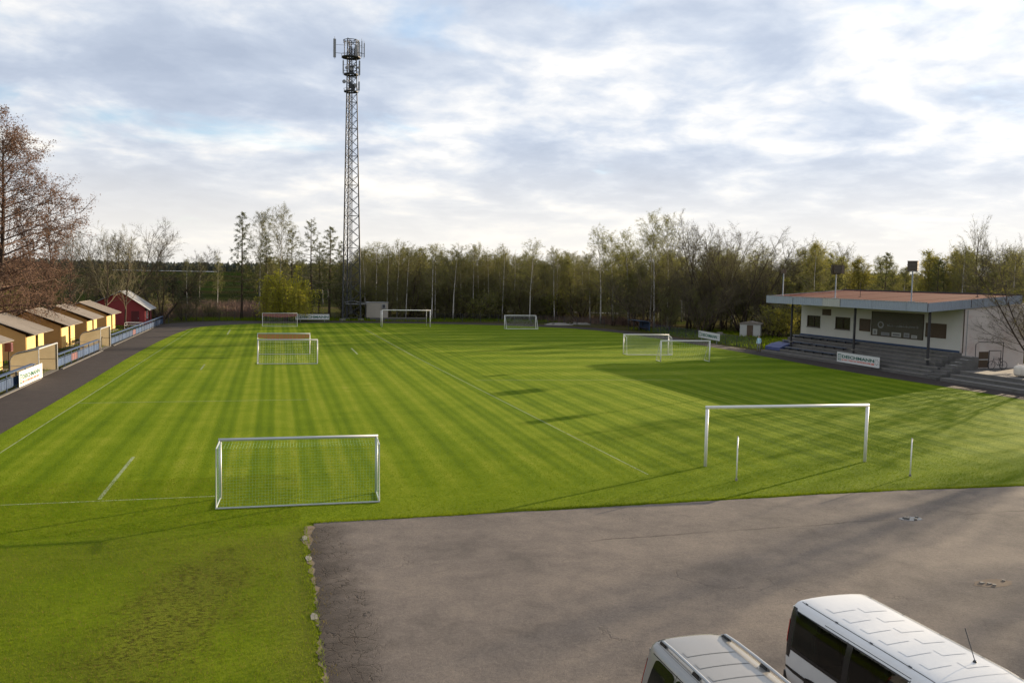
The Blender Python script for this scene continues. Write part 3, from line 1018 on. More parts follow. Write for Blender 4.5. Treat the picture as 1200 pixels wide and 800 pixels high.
# front rails and odds and ends before the huts
for (x, y, lab) in ((-18.3, 70.3, 'low white rail before the hut at the picture edge'), (-18.3, 94.5, 'low rail in front of the hut beside the spruce'), (-18.2, 117.5, 'low rail in front of the hut nearest the red shed')):
    t = thing('porch_rail', lab, 'rail', (x, y, 0), 0, 'low porch rails before the huts')
    for yy in (-0.9, 0.9):
        MB().tube([(0, yy, -0.03), (0, yy, 0.88)], 0.025, 6).build('post', 'steel_grey', t)
    MB().tube([(0, -0.95, 0.9), (0, 0.95, 0.9)], 0.028, 6).build('top_rail', 'steel_grey', t)
    MB().tube([(0, -0.9, 0.5), (0, 0.9, 0.5)], 0.02, 6).build('middle_rail', 'steel_grey', t)
t = thing('mail_box', 'small dark red box on a post by the leftmost hut', 'box', (-19.3, 71.9, 0))
MB().box(-0.04, 0.04, -0.04, 0.04, -0.03, 1.3).build('post', 'dark_wood', t)
b = MB().box(-0.22, 0.22, -0.25, 0.25, 1.302, 1.95).build('cabinet', 'red_panel', t)
MB().box(0.221, 0.235, -0.2, 0.2, 1.35, 1.9).build('door', 'red_door', b)


def picnic(loc, rz, label, mat='concrete'):
    t = thing('picnic_bench', label, 'bench', loc, rz, 'picnic benches at the huts')
    for k in range(4):
        MB().box(-0.38 + k * 0.195, -0.38 + k * 0.195 + 0.175, -0.95, 0.95, 0.72, 0.76).build('table_plank', mat, t)
    for sx in (-1, 1):
        MB().box(sx * 0.72 - 0.14, sx * 0.72 + 0.14, -0.95, 0.95, 0.42, 0.46).build('seat', mat, t)
    for sy in (-0.7, 0.7):
        MB().prism([(-0.55, -0.02), (-0.45, -0.02), (-0.18, 0.718), (-0.28, 0.718)], sy - 0.03, sy + 0.03, 'y').build('leg', 'dark_wood', t)
        MB().prism([(0.45, -0.02), (0.55, -0.02), (0.28, 0.718), (0.18, 0.718)], sy - 0.03, sy + 0.03, 'y').build('leg', 'dark_wood', t)
        MB().box(-0.86, 0.86, sy + 0.031, sy + 0.08, 0.35, 0.418).build('cross_beam', 'dark_wood', t)
    return t


picnic((-17.8, 91.5, 0), R(5), 'grey picnic bench on the grass before the third yellow hut')
picnic((-17.9, 94.9, 0), R(-8), 'pale picnic bench beside the low rail before the third hut')
picnic((-17.6, 120.5, 0), R(80), 'white topped picnic bench at the foot of the leaning tree', 'white_board')

# ------------------------------------------------------------------ red shed
def red_shed():
    t = thing('shed', 'dark red shed with pale sheet roof at the end of the railing', 'shed', (-17.1, 126.0, 0))
    rx, rz_, ez, bx, bz = -3.0, 4.6, 2.5, -6.3, 3.0
    L = 6.5
    gab = [(0, 0), (0, ez), (rx, rz_), (bx, bz), (bx, 0)]
    MB().prism(gab, 0, 0.2, 'y').build('front_wall', 'red_wall', t)
    MB().prism(gab, L - 0.2, L, 'y').build('rear_wall', 'red_wall', t)
    MB().box(-0.2, -0.002, 0.2, L - 0.2, 0, ez - 0.1).build('side_wall', 'red_wall', t)
    MB().box(bx + 0.002, bx + 0.2, 0.2, L - 0.2, 0, bz - 0.1).build('side_wall', 'red_wall', t)
    d = MB().box(-1.72, -0.72, -0.05, -0.002, 0.02, 2.0).build('door', 'red_door', t)
    MB().box(-0.86, -0.8, -0.09, -0.052, 0.95, 1.1).build('handle', 'steel_grey', d)
    fr = MB()
    fr.box(-1.80, -1.725, -0.07, -0.002, 0, 2.07)
    fr.box(-0.715, -0.64, -0.07, -0.002, 0, 2.07)
    fr.box(-1.722, -0.718, -0.07, -0.002, 2.003, 2.07)
    fr.build('door_frame', 'red_wall', d)
    w = MB().box(0.0, 0.03, 1.3, 2.3, 1.0, 1.95).build('window', 'dark_window', t)
    m = MB()
    m.box(0.031, 0.07, 1.22, 1.3, 0.92, 2.03).box(0.031, 0.07, 2.3, 2.38, 0.92, 2.03).box(0.031, 0.07, 1.3, 2.3, 0.92, 1.0).box(0.031, 0.07, 1.3, 2.3, 1.95, 2.03).box(0.031, 0.06, 1.77, 1.83, 1.0, 1.95)
    m.build('frame', 'goal_white', w)
    w = MB().box(0.0, 0.03, 3.9, 4.9, 0.05, 2.0).build('side_door', 'dark_window', t)
    for (xa, za), (xb, zb) in (((0.65, ez - 0.46 + 0.12), (rx, rz_ + 0.1)), ((bx - 0.5, bz - 0.12), (rx, rz_ + 0.1))):
        rf = MB().prism([(xa, za - 0.05), (xb, zb - 0.06), (xb, zb), (xa, za)], -0.4, L + 0.4, 'y').build('roof_slope', 'zinc', t)
        n = 7
        w = (L + 0.8) / n
        for k in range(n):
            m = MB()
            yy = -0.4 + k * w
            for j in range(6):
                ya, yb = yy + w * j / 6 + 0.008, yy + w * (j + 1) / 6 - 0.004
                ha, hb = (0.035, 0.01) if j % 2 else (0.01, 0.035)
                m.face((xa, ya, za + ha), (xa, yb, za + hb), (xb, yb, zb + hb), (xb, ya, zb + ha))
            m.build('roof_sheet', 'zinc', rf)


red_shed()

# ------------------------------------------------------------------ lattice mast
def mast():
    H, r0, r1 = 45.0, 1.78, 0.80
    UP = 2.6
    t = thing('lattice_mast', 'tall steel lattice mast with mobile phone antennas', 'mast', (12.0, 142.4, 0), R(12))
    ang = [R(90 + 120 * k) for k in range(3)]

    def P(k, z):
        r = r0 + (r1 - r0) * z / H
        return (r * math.cos(ang[k]), r * math.sin(ang[k]), z)
    for k in range(3):
        leg = MB().tube([P(k, -0.1), P(k, H)], [0.135, 0.075], 8).build('leg', 'mast_steel', t)
        MB().box(P(k, 0)[0] - 0.4, P(k, 0)[0] + 0.4, P(k, 0)[1] - 0.4, P(k, 0)[1] + 0.4, -0.1, 0.3).build('footing', 'concrete', leg)
    z, n = 0.4, 0
    while z < H - 0.8:
        st = 2.0 - 0.85 * z / H
        for k in range(3):
            a, b = k, (k + 1) % 3
            MB().tube([P(a, z), P(b, z + st)], 0.042, 4).build('brace', 'mast_steel', t)
            MB().tube([P(b, z), P(a, z + st)], 0.042, 4).build('brace', 'mast_steel', t)
            if n % 3 == 0:
                MB().tube([P(a, z), P(b, z)], 0.045, 4).build('girt', 'mast_steel', t)
        z += st
        n += 1
    # cable ladder inside one face
    m = MB()
    for dx in (-0.22, 0.22):
        m.tube([(dx, -0.25, 1), (dx, -0.2, H - 1)], 0.04, 4)
    m.tube([(0.0, -0.3, 1), (0.0, -0.22, H - 1)], 0.07, 5)
    lad = m.build('cable_ladder', 'mast_steel', t)
    m = MB()
    for k in range(138):
        m.box(-0.21, 0.21, -0.245, -0.215, 1.2 + k * 0.31, 1.235 + k * 0.31)
    o = m.build('rungs', 'mast_steel', lad)
    o['kind'] = 'stuff'

    def platform(z, r):
        m = MB()
        n = 12
        for q in range(n):
            a0, a1 = 2 * PI * q / n, 2 * PI * (q + 1) / n
            m.prism([(0.55 * math.cos(a0), 0.55 * math.sin(a0)), (r * math.cos(a0), r * math.sin(a0)), (r * math.cos(a1), r * math.sin(a1)), (0.55 * math.cos(a1), 0.55 * math.sin(a1))], z, z + 0.14, 'z')
        p = m.build('platform', 'mast_steel', t)
        m = MB()
        m.tube([(r * math.cos(2 * PI * q / 16), r * math.sin(2 * PI * q / 16), z + 0.5) for q in range(17)], 0.022, 4, cap=False)
        for q in range(8):
            c, s_ = math.cos(2 * PI * q / 8), math.sin(2 * PI * q / 8)
            m.tube([(r * c, r * s_, z + 0.1), (r * c, r * s_, z + 0.5)], 0.022, 4)
        m.build('guard_rail', 'mast_steel', p)
    platform(34.2 + UP, 1.15)
    platform(36.9 + UP, 1.2)
    platform(39.6 + UP, 1.55)
    m = MB()
    rr_ = 1.22
    m.tube([(rr_ * math.cos(2 * PI * q / 20), rr_ * math.sin(2 * PI * q / 20), 42.3 + UP) for q in range(21)], 0.06, 5, cap=False)
    m.tube([(rr_ * math.cos(2 * PI * q / 20), rr_ * math.sin(2 * PI * q / 20), 42.0 + UP) for q in range(21)], 0.035, 4, cap=False)
    m.build('top_ring', 'mast_steel', t)
    for q in range(6):
        c, s_ = math.cos(q * PI / 3 + 0.2), math.sin(q * PI / 3 + 0.2)
        MB().tube([(rr_ * c, rr_ * s_, 39.7 + UP), (rr_ * c, rr_ * s_, 42.25 + UP)], 0.04, 5).build('ring_post', 'mast_steel', t)
        MB().tube([(0.6 * c, 0.6 * s_, 42.15 + UP), (rr_ * c, rr_ * s_, 42.15 + UP)], 0.035, 4).build('ring_spoke', 'mast_steel', t)
    # sector antennas on outriggers (angles measured in the mast's own frame)
    yaw = -R(12)
    for (px, py, z0, ln, w) in ((-2.55, 0.1, 39.5, 2.9, 0.24), (1.25, -0.5, 39.9, 2.2, 0.12), (1.75, 0.3, 40.0, 2.5, 0.06), (2.1, 0.0, 39.9, 2.2, 0.07), (0.75, -1.0, 39.8, 1.6, 0.22), (-1.25, -0.4, 37.0, 2.0, 0.10), (1.35, -0.2, 37.0, 2.2, 0.13), (1.32, 0.2, 34.6, 1.4, 0.12)):
        z0 += UP
        c, s_ = math.cos(yaw), math.sin(yaw)
        x, y = px * c - py * s_, px * s_ + py * c
        a = MB().box(x - w, x + w * 0.6, y - 0.10, y + 0.10, z0, z0 + ln).build('antenna_panel', 'antenna_grey', t)
        MB().tube([(x * 0.3, y * 0.3, z0 + ln * 0.25), (x, y, z0 + ln * 0.25)], 0.035, 5).build('bracket', 'mast_steel', a)
        MB().tube([(x * 0.3, y * 0.3, z0 + ln * 0.7), (x, y, z0 + ln * 0.7)], 0.022, 5).build('bracket', 'mast_steel', a)
        MB().tube([(x, y + 0.13, z0 - 0.2), (x, y + 0.13, z0 + ln + 0.4)], 0.03, 5).build('antenna_pipe', 'mast_steel', a)
    for (px, py, z0, rd) in ((-0.8, -0.8, 37.8, 0.24), (0.45, -1.0, 38.2, 0.2), (1.05, -0.6, 38.0, 0.2), (-1.15, -0.4, 35.7, 0.3), (-0.1, -0.9, 37.6, 0.26), (0.6, -0.9, 35.2, 0.22)):
        z0 += UP
        c, s_ = math.cos(yaw), math.sin(yaw)
        x, y = px * c - py * s_, px * s_ + py * c
        a = MB().tube([(x, y + 0.15, z0), (x, y - 0.05, z0), (x, y - 0.2, z0)], [rd * 0.5, rd, rd], 14).build('dish', 'antenna_grey', t)
        MB().tube([(x * 0.4, y * 0.4, z0), (x, y + 0.14, z0)], 0.04, 5).build('dish_arm', 'mast_steel', a)
    for (x, y, z0, sx, sz) in ((0.15, -0.6, 34.4, 0.28, 1.0), (-0.3, -0.6, 34.7, 0.22, 1.0), (0.6, -0.55, 39.8, 0.22, 1.2), (-0.1, -0.6, 37.1, 0.3, 1.1)):
        MB().box(x - sx, x + sx, y - 0.2, y + 0.2, z0 + UP, z0 + UP + sz).build('radio_unit', 'mast_steel', t)
    MB().tube([(1.0, 0.2, 34.3 + UP), (1.3, 0.2, 34.3 + UP), (1.4, 0.2, 34.6 + UP), (1.4, 0.2, 38.4 + UP)], 0.045, 5).build('outrigger_pipe', 'antenna_grey', t)
    return t


mast()
# sheltered feeder duct and cabin at the mast's foot
t = thing('equipment_cabin', 'beige equipment cabin with wall cooler at the mast foot', 'cabin', (16.7, 145.6, 0))
MB().box(-1.8, 1.8, -1.1, 1.1, 0.35, 2.85).build('body', 'container_beige', t)
MB().box(-1.9, 1.9, -1.2, 1.2, 2.852, 2.95).build('roof', 'zinc', t)
MB().box(-1.7, 1.7, -1.0, 1.0, -0.05, 0.348).build('plinth', 'dark_concrete', t)
u = MB().box(0.75, 1.35, -1.35, -1.102, 1.9, 2.6).build('cooler', 'steel_grey', t)
MB().box(0.83, 1.27, -1.37, -1.352, 1.98, 2.52).build('grille', 'dark_steel', u)
MB().box(-1.2, -0.3, -1.14, -1.102, 0.4, 2.4).build('door', 'container_beige', t)
t = thing('cable_duct', 'grey roofed cable duct running from mast to cabin', 'duct', (13.0, 143.9, 0))
MB().box(-1.6, 1.9, -0.35, 0.35, 2.55, 2.72).build('duct_cover', 'zinc', t)
MB().prism([(-1.7, 2.95), (-0.4, 3.15), (1.9, 2.75), (1.9, 2.7), (-0.4, 3.07), (-1.7, 2.87)], -0.5, 0.5, 'y').build('canopy', 'zinc', t)
for x in (-1.4, 1.7):
    MB().box(x - 0.05, x + 0.05, -0.05, 0.05, -0.05, 2.548).build('leg', 'mast_steel', t)
t = thing('low_wall', 'long low brown wall right of the beige cabin', 'wall', (19.2, 141.6, 0))
MB().box(-4.0, 5.2, -0.15, 0.15, -0.05, 0.42).build('masonry', 'dark_concrete', t)
MB().box(-4.05, 5.25, -0.2, 0.2, 0.422, 0.5).build('coping', 'concrete', t)
#==STAND==
# ------------------------------------------------------------------ club stand on the right
def stand():
    # local frame = world axes; base point at the foot of the front wall's near corner
    ox, oy = 55.75, 59.0
    t = thing('grandstand', 'white clubhouse stand with red roof and blue corrugated fascia', 'stand', (ox, oy, 0), R(1.3))
    L = 22.0          # along +y
    FZ = 1.90         # floor at the wall foot
    D = 6.6           # depth of the house away from the pitch

    def roof_z(x):    # top of the roof deck; rises away from the pitch
        return 6.02 + 0.078 * (x + 3.9)
    W = 0.25
    # front wall pieces around the openings (y measured from the near corner)
    wt = roof_z(0) - 0.62
    wins = [(1.6, 3.95, 2.96, 4.22, 'shutter_brown'), (4.2, 10.9, 2.62, 4.95, None), (11.05, 12.6, 2.94, 4.15, 'shutter_brown'), (14.0, 16.3, 2.90, 4.15, 'dark_window'), (18.7, 20.95, 2.87, 4.08, 'dark_window')]
    ys = [0.0] + [v for w in wins for v in w[:2]] + [L]
    m = MB()
    for k in range(0, len(ys), 2):
        m.box(0, W, ys[k], ys[k + 1], FZ - 0.3, wt)
    for (a, b, z0, z1, mt) in wins:
        m.box(0, W, a, b, FZ - 0.3, z0)
        m.box(0, W, a, b, z1, wt)
    m.build('front_wall', 'plaster_white', t)
    for (a, b, z0, z1, mt) in wins:
        if mt is None:
            bd = MB().box(-0.04, 0.10, a + 0.02, b - 0.02, z0 + 0.02, z1 - 0.02).build('notice_board', 'board_dark', t)
            fr = MB()
            fr.box(-0.06, -0.041, a, b, z0, z0 + 0.06).box(-0.06, -0.041, a, b, z1 - 0.06, z1).box(-0.06, -0.041, a, a + 0.06, z0 + 0.06, z1 - 0.06).box(-0.06, -0.041, b - 0.06, b, z0 + 0.06, z1 - 0.06)
            fr.build('frame', 'dark_wood', bd)
            # sponsor plates along the foot, crest and a light line of script
            for (pa, pb, za, zb, pm) in ((10.05, 10.65, 2.72, 3.25, 'fascia_pale'), (8.4, 9.5, 2.72, 3.02, 'antenna_grey'), (6.9, 8.1, 2.72, 3.1, 'fascia_pale'), (5.85, 6.55, 2.72, 3.15, 'antenna_grey'), (4.9, 5.6, 2.72, 3.0, 'fascia_pale')):
                p = MB().box(-0.056, -0.041, pa, pb, za, zb).build('sponsor_plate', pm, bd)
                MB().box(-0.061, -0.0565, pa + 0.15, pb - 0.15, za + 0.09, zb - 0.12).build('print', 'sign_grey', p)
            cr = MB()
            cr.face(*[(-0.055, 9.6 + 0.42 * math.cos(q), 3.72 + (0.3 if math.sin(q) > 0 else 0.36) * math.sin(q)) for q in [2 * PI * k / 18 for k in range(18)]])
            cr.face(*[(-0.058, 9.6 + 0.26 * math.cos(q), 3.72 + 0.2 * math.sin(q)) for q in [2 * PI * k / 14 for k in range(14)]], mi=1)
            cr.build('crest', ['antenna_grey', 'board_dark'], bd)
            rr = random.Random(5)
            sc = MB()
            y = 8.7
            while y > 4.8:
                w = rr.uniform(0.07, 0.14)
                h = rr.choice((0.13, 0.13, 0.2, 0.24))
                sc.box(-0.058, -0.041, y - 0.03, y, 3.62, 3.62 + h)
                sc.box(-0.058, -0.041, y - w, y - 0.03, 3.62 + rr.choice((0, 0.09)), 3.65 + rr.choice((0.0, 0.09)) + 0.02)
                y -= w + (0.16 if rr.random() < 0.2 else 0.04)
            sc.build('script_line', 'antenna_grey', bd)['kind'] = 'stuff'
        elif mt == 'dark_window':
            w = MB().box(0.09, 0.11, a, b, z0, z1).build('window', mt, t)
            fr = MB()
            fr.box(0.03, 0.12, a, a + 0.07, z0, z1).box(0.03, 0.12, b - 0.07, b, z0, z1).box(0.03, 0.12, a + 0.07, b - 0.07, z0, z0 + 0.07).box(0.03, 0.12, a + 0.07, b - 0.07, z1 - 0.07, z1).box(0.04, 0.12, (a + b) / 2 - 0.03, (a + b) / 2 + 0.03, z0 + 0.07, z1 - 0.07)
            fr.build('frame', 'dark_wood', w)
            MB().box(-0.08, -0.001, a - 0.06, b + 0.06, z0 - 0.07, z0 - 0.003).build('sill', 'concrete', w)
        else:
            w = MB().box(-0.05, 0.06, a, b, z0, z1).build('shutter', mt, t)
            m = MB()
            for k in range(7):
                zz = z0 + 0.06 + k * (z1 - z0 - 0.1) / 7
                m.box(-0.062, -0.051, a + 0.05, b - 0.05, zz, zz + 0.11)
            m.build('slats', mt, w)
    MB().box(-0.05, 0.02, 17.0, 18.4, 4.2, 4.85).build('wall_plate', 'shutter_brown', t)
    # near end wall: plastered, reaching down to the ground as the terrace falls away
    def end_poly(x1):
        return [(0.0, 0.0), (x1, 0.0), (x1, roof_z(x1) - 0.75), (0.0, roof_z(0) - 0.65)]
    MB().prism(end_poly(D), -W, -0.002, 'y').build('end_wall', 'plaster_pink', t)
    MB().prism([(0.252, 0.0), (D, 0.0), (D, roof_z(D) - 0.62), (0.252, roof_z(0.25) - 0.62)], L - W, L, 'y').build('end_wall', 'plaster_white', t)
    MB().box(D - W, D, 0.0, L - W, 0, roof_z(D) - 0.65).build('rear_wall', 'plaster_white', t)
    MB().tube([(-0.06, -W - 0.06, FZ), (-0.06, -W - 0.06, 5.6)], 0.05, 6).build('downpipe', 'lamp_brown', t)
    MB().tube([(0.3, -W - 0.07, 0.9), (0.3, -W - 0.07, 5.5)], 0.03, 6).build('downpipe', 'steel_grey', t)
    d = MB().box(1.75, 2.75, -W - 0.03, -W - 0.001, 0.65, 2.0).build('cupboard', 'shutter_brown', t)
    MB().box(1.75, 2.75, -W - 0.045, -W - 0.031, 1.30, 1.36).build('seam', 'white_board', d)
    d = MB().box(2.85, 4.05, -W - 0.03, -W - 0.001, 0.5, 2.05).build('door', 'plaster_pink', t)
    fr = MB()
    fr.box(2.80, 2.848, -W - 0.05, -W - 0.001, 0.5, 2.1).box(4.052, 4.10, -W - 0.05, -W - 0.001, 0.5, 2.1).box(2.85, 4.05, -W - 0.05, -W - 0.001, 2.052, 2.1)
    fr.build('door_frame', 'dark_steel', d)
    # roof deck with sheets laid in bays, fascia of upright corrugated sheet all round
    x0, x1, y0, y1 = -3.9, D - 0.7, -0.35, L + 0.75
    deck = MB().prism([(x0, roof_z(x0) - 0.3), (x1, roof_z(x1) - 0.3), (x1, roof_z(x1)), (x0, roof_z(x0))], y0, y1, 'y').build('roof', 'roof_red', t)
    nb = 8
    for k in range(nb):
        a, b = y0 + 0.1 + (y1 - y0 - 0.2) * k / nb, y0 + 0.1 + (y1 - y0 - 0.2) * (k + 1) / nb - 0.03
        h = 0.012 + 0.01 * (k % 2)
        MB().prism([(x0 + 0.1, roof_z(x0 + 0.1) + 0.002), (x1 - 0.1, roof_z(x1 - 0.1) + 0.002), (x1 - 0.1, roof_z(x1 - 0.1) + h), (x0 + 0.1, roof_z(x0 + 0.1) + h)], a, b, 'y').build('roof_felt', 'roof_red', deck)
    MB().prism([(x0 + 0.05, roof_z(x0) - 0.64), (x1 - 0.4, roof_z(x1 - 0.4) - 0.64), (x1 - 0.4, roof_z(x1 - 0.4) - 0.302), (x0 + 0.05, roof_z(x0) - 0.302)], y0 + 0.05, y1 - 0.05, 'y').build('soffit', 'lamp_brown', t)
    ft, fb = 0.05, -0.70

    def fascia(xa, ya, xb, yb, out, mt, name='fascia'):
        m = MB()
        ln = math.hypot(xb - xa, yb - ya)
        n = max(4, int(ln / 0.16))
        for k in range(n):
            u0, u1 = k / n, (k + 1) / n
            off0 = 0.035 if k % 2 == 0 else 0.0
            off1 = 0.0 if k % 2 == 0 else 0.035
            pa = (xa + (xb - xa) * u0 + out[0] * off0, ya + (yb - ya) * u0 + out[1] * off0)
            pb = (xa + (xb - xa) * u1 + out[0] * off1, ya + (yb - ya) * u1 + out[1] * off1)
            za, zb = roof_z(xa + (xb - xa) * u0), roof_z(xa + (xb - xa) * u1)
            m.face((*pa, za + fb), (*pb, zb + fb), (*pb, zb + ft), (*pa, za + ft))
        return m.build(name, mt, t)
    xf = x0 - 0.03
    segs = [(y0 - 0.03, 2.0), (2.02, 6.2), (6.22, 10.6), (10.62, 13.2), (13.22, 18.0), (18.02, y1 + 0.03)]
    for k, (a, b) in enumerate(segs):
        fascia(xf, a, xf, b, (-1, 0), 'fascia_pale' if k == 3 else 'fascia_blue')
    for a, b in ((x0 - 0.03, 0.5), (0.52, 4.2), (4.22, x1)):
        fascia(a, y0 - 0.03, b, y0 - 0.03, (0, -1), 'fascia_blue')
        fascia(a, y1 + 0.03, b, y1 + 0.03, (0, 1), 'fascia_blue')
    MB().box(x0 - 0.08, x0 - 0.025, y0, y1, roof_z(x0) + 0.055, roof_z(x0) + 0.10).build('edge_trim', 'steel_grey', t)
    MB().box(x1 - 0.06, x1 + 0.04, y0, y1, roof_z(x1) + 0.005, roof_z(x1) + 0.12).build('edge_trim', 'dark_steel', t)
    # roof posts
    for y, zb in ((0.35, 1.3), (9.6, 1.3), (19.4, 1.3)):
        p = MB().box(-3.08, -2.92, y - 0.08, y + 0.08, zb - 0.6, roof_z(-3) - 0.645).build('roof_post', 'dark_steel', t)
        MB().box(-3.16, -2.84, y - 0.16, y + 0.16, zb - 0.02, zb + 0.10).build('post_shoe', 'concrete', p)
    return t, roof_z, ox, oy


st_t, st_roof, SX, SY = stand()


def terrace():
    t = thing('terrace_steps', 'long dark concrete terrace steps in front of the clubhouse', 'steps', (55.7, 59.0, 0), R(1.3))
    n = 7
    run, rise = 4.55 / n, 1.9 / n
    for k in range(n):
        xa = -4.65 + k * run
        x1 = xa + run - 0.004 if k < n - 1 else 0.0
        stp = MB().box(xa, x1, -1.2 if k < 3 else -0.25, 22.2, -0.05, (k + 1) * rise).build('step', 'dark_concrete', t)
        MB().box(xa - 0.012, xa + 0.05, -1.19 if k < 3 else -0.24, 22.19, (k + 1) * rise - 0.05, (k + 1) * rise + 0.008).build('step_edge', 'concrete', stp)
    # plank benches bolted on the steps of the far half
    for k in (1, 3, 5):
        xa = -4.65 + k * run + 0.30
        for j in (2, 3):
            a = 0.8 + j * 5.35
            b = MB().box(xa, xa + 0.26, a, a + 5.0, (k + 1) * rise + 0.20, (k + 1) * rise + 0.24).build('bench_plank', 'blue_paint', t)
            for q in range(4):
                yy = a + 0.4 + q * 1.4
                MB().box(xa + 0.06, xa + 0.2, yy - 0.04, yy + 0.04, (k + 1) * rise, (k + 1) * rise + 0.198).build('leg', 'dark_steel', b)
    # strip of dirty upstand below the house wall
    MB().box(-0.03, -0.004, 0.0, 22.0, 1.902, 2.06).build('plinth_strip', 'blue_paint', t)
    return t


terrace()
t = thing('stair_flight', 'small stair with white marked treads at the near end of the terrace', 'stairs', (55.4, 57.4, 0), R(1.3))
for k in range(8):
    s = MB().box(-4.4 + k * 0.52, -4.4 + (k + 1) * 0.52 - 0.004, -1.0, 0.3, -0.05, 0.2 + k * 0.225).build('tread', 'dark_concrete', t)
    if k in (4, 5, 6, 7):
        MB().box(-4.4 + k * 0.52 + 0.01, -4.4 + k * 0.52 + 0.09, -0.9 + 0.12 * (k % 2), -0.1, 0.2 + k * 0.225, 0.206 + k * 0.225).build('white_mark', 'goal_white', s)
t = thing('terrace_steps', 'low pale three tier steps right of the stair flight', 'steps', (51.0, 44.0, 0), R(1.0))
for k in range(3):
    s = MB().box(k * 0.95, (k + 1) * 0.95 - 0.004 if k < 2 else 4.4, -6.0, 11.6, -0.05, 0.26 * (k + 1)).build('step', 'dark_concrete', t)
    MB().box(k * 0.95 - 0.012, k * 0.95 + 0.12, -5.99, 11.59, 0.26 * (k + 1) - 0.03, 0.26 * (k + 1) + 0.01).build('step_edge', 'concrete', s)
sheet('paved_yard', [(55.5, 38), (66, 38), (66, 58.6), (55.5, 58.6)], 0.60, 'dark_concrete')
o = MB().box(55.42, 66, 38, 58.55, -0.05, 0.596).build('yard_base', 'dark_concrete')
o['kind'] = 'structure'
t = thing('rubble_sack', 'pale bulging sack of rubble standing on the three tier steps', 'sack', (54.3, 51.3, 0.78))
bm = bmesh.new()
bmesh.ops.create_icosphere(bm, subdivisions=3, radius=0.5)
rr = random.Random(2)
for v in bm.verts:
    v.co = Vector((math.copysign(abs(v.co.x / 0.5) ** 0.6, v.co.x) * 0.5, math.copysign(abs(v.co.y / 0.5) ** 0.6, v.co.y) * 0.55, math.copysign(abs(v.co.z / 0.5) ** 0.6, v.co.z) * 0.45 + 0.45))
    v.co += Vector((rr.uniform(-1, 1), rr.uniform(-1, 1), rr.uniform(-1, 1))) * 0.03
me = bpy.data.meshes.new('bag')
bm.to_mesh(me)
bm.free()
me.materials.append(MATS['white_bag'])
me.polygons.foreach_set('use_smooth', [True] * len(me.polygons))
put('bag', me, t)
for k in range(3):
    MB().tube([(0.36 * math.cos(k * 2.1), 0.4 * math.sin(k * 2.1), 0.8), (0.3 * math.cos(k * 2.1 + 0.4), 0.3 * math.sin(k * 2.1 + 0.4), 1.03), (0.36 * math.cos(k * 2.1 + 0.9), 0.4 * math.sin(k * 2.1 + 0.9), 0.8)], 0.03, 5).build('handle', 'white_bag', t)


def bicycle(label, loc, rz):
    t = thing('bicycle', label, 'bicycle', loc, rz, 'bicycles parked at the end wall')
    for y in (-0.52, 0.52):
        w = MB().tube([(0, y + 0.33 * math.cos(q), 0.34 + 0.33 * math.sin(q)) for q in [2 * PI * k / 20 for k in range(21)]], 0.022, 5, cap=False).build('wheel', 'rubber', t)
        m = MB()
        for q in range(8):
            m.tube([(0, y, 0.34), (0, y + 0.32 * math.cos(q * PI / 4), 0.34 + 0.32 * math.sin(q * PI / 4))], 0.004, 3)
        m.build('spokes', 'steel_grey', w)
    m = MB()
    for a, b in (((0, -0.52, 0.34), (0, -0.05, 0.32)), ((0, -0.05, 0.32), (0, -0.2, 0.85)), ((0, -0.2, 0.8), (0, 0.33, 0.82)), ((0, -0.05, 0.32), (0, 0.35, 0.75)), ((0, 0.52, 0.34), (0, 0.32, 0.95)), ((0, -0.52, 0.34), (0, -0.19, 0.78))):
        m.tube([a, b], 0.02, 6)
    m.build('bicycle_frame', 'dark_steel', t)
    MB().box(-0.07, 0.07, -0.34, -0.08, 0.87, 0.93).build('saddle', 'rubber', t)
    MB().tube([(-0.28, 0.22, 1.0), (-0.1, 0.31, 1.0), (0.1, 0.31, 1.0), (0.28, 0.22, 1.0)], 0.018, 6).build('handlebar', 'steel_grey', t)
    return t


bicycle('dark bicycle leaning by the outlined door of the clubhouse end wall', (58.6, 57.9, 0.602), R(78))
t = thing('hand_rail', 'bent dark tube rail over the upper end of the stair flight', 'rail', (56.2, 57.2, 0))
MB().tube([(-0.6, 0, 1.6), (-0.6, 0, 2.75), (-0.3, 0, 2.95), (2.2, 0, 2.9)], 0.03, 6).build('tube', 'dark_steel', t)
MB().tube([(2.2, 0, 0.55), (2.2, 0, 2.9)], 0.03, 6).build('post', 'dark_steel', t)
t = thing('folded_seats', 'blue tarpaulin covered seats at the far end of the terrace', 'seats', (51.7, 79.6, 0.2), R(2))
MB().prism([(-0.5, 0), (0.9, 0.42), (1.4, 0.8), (1.2, 0.95), (0.2, 0.75), (-0.5, 0.45)], -0.9, 1.7, 'y').build('cover', 'seat_blue', t)
MB().box(-0.55, 0.9, -0.9, 1.7, -0.02, 0.15).build('base', 'dark_steel', t)


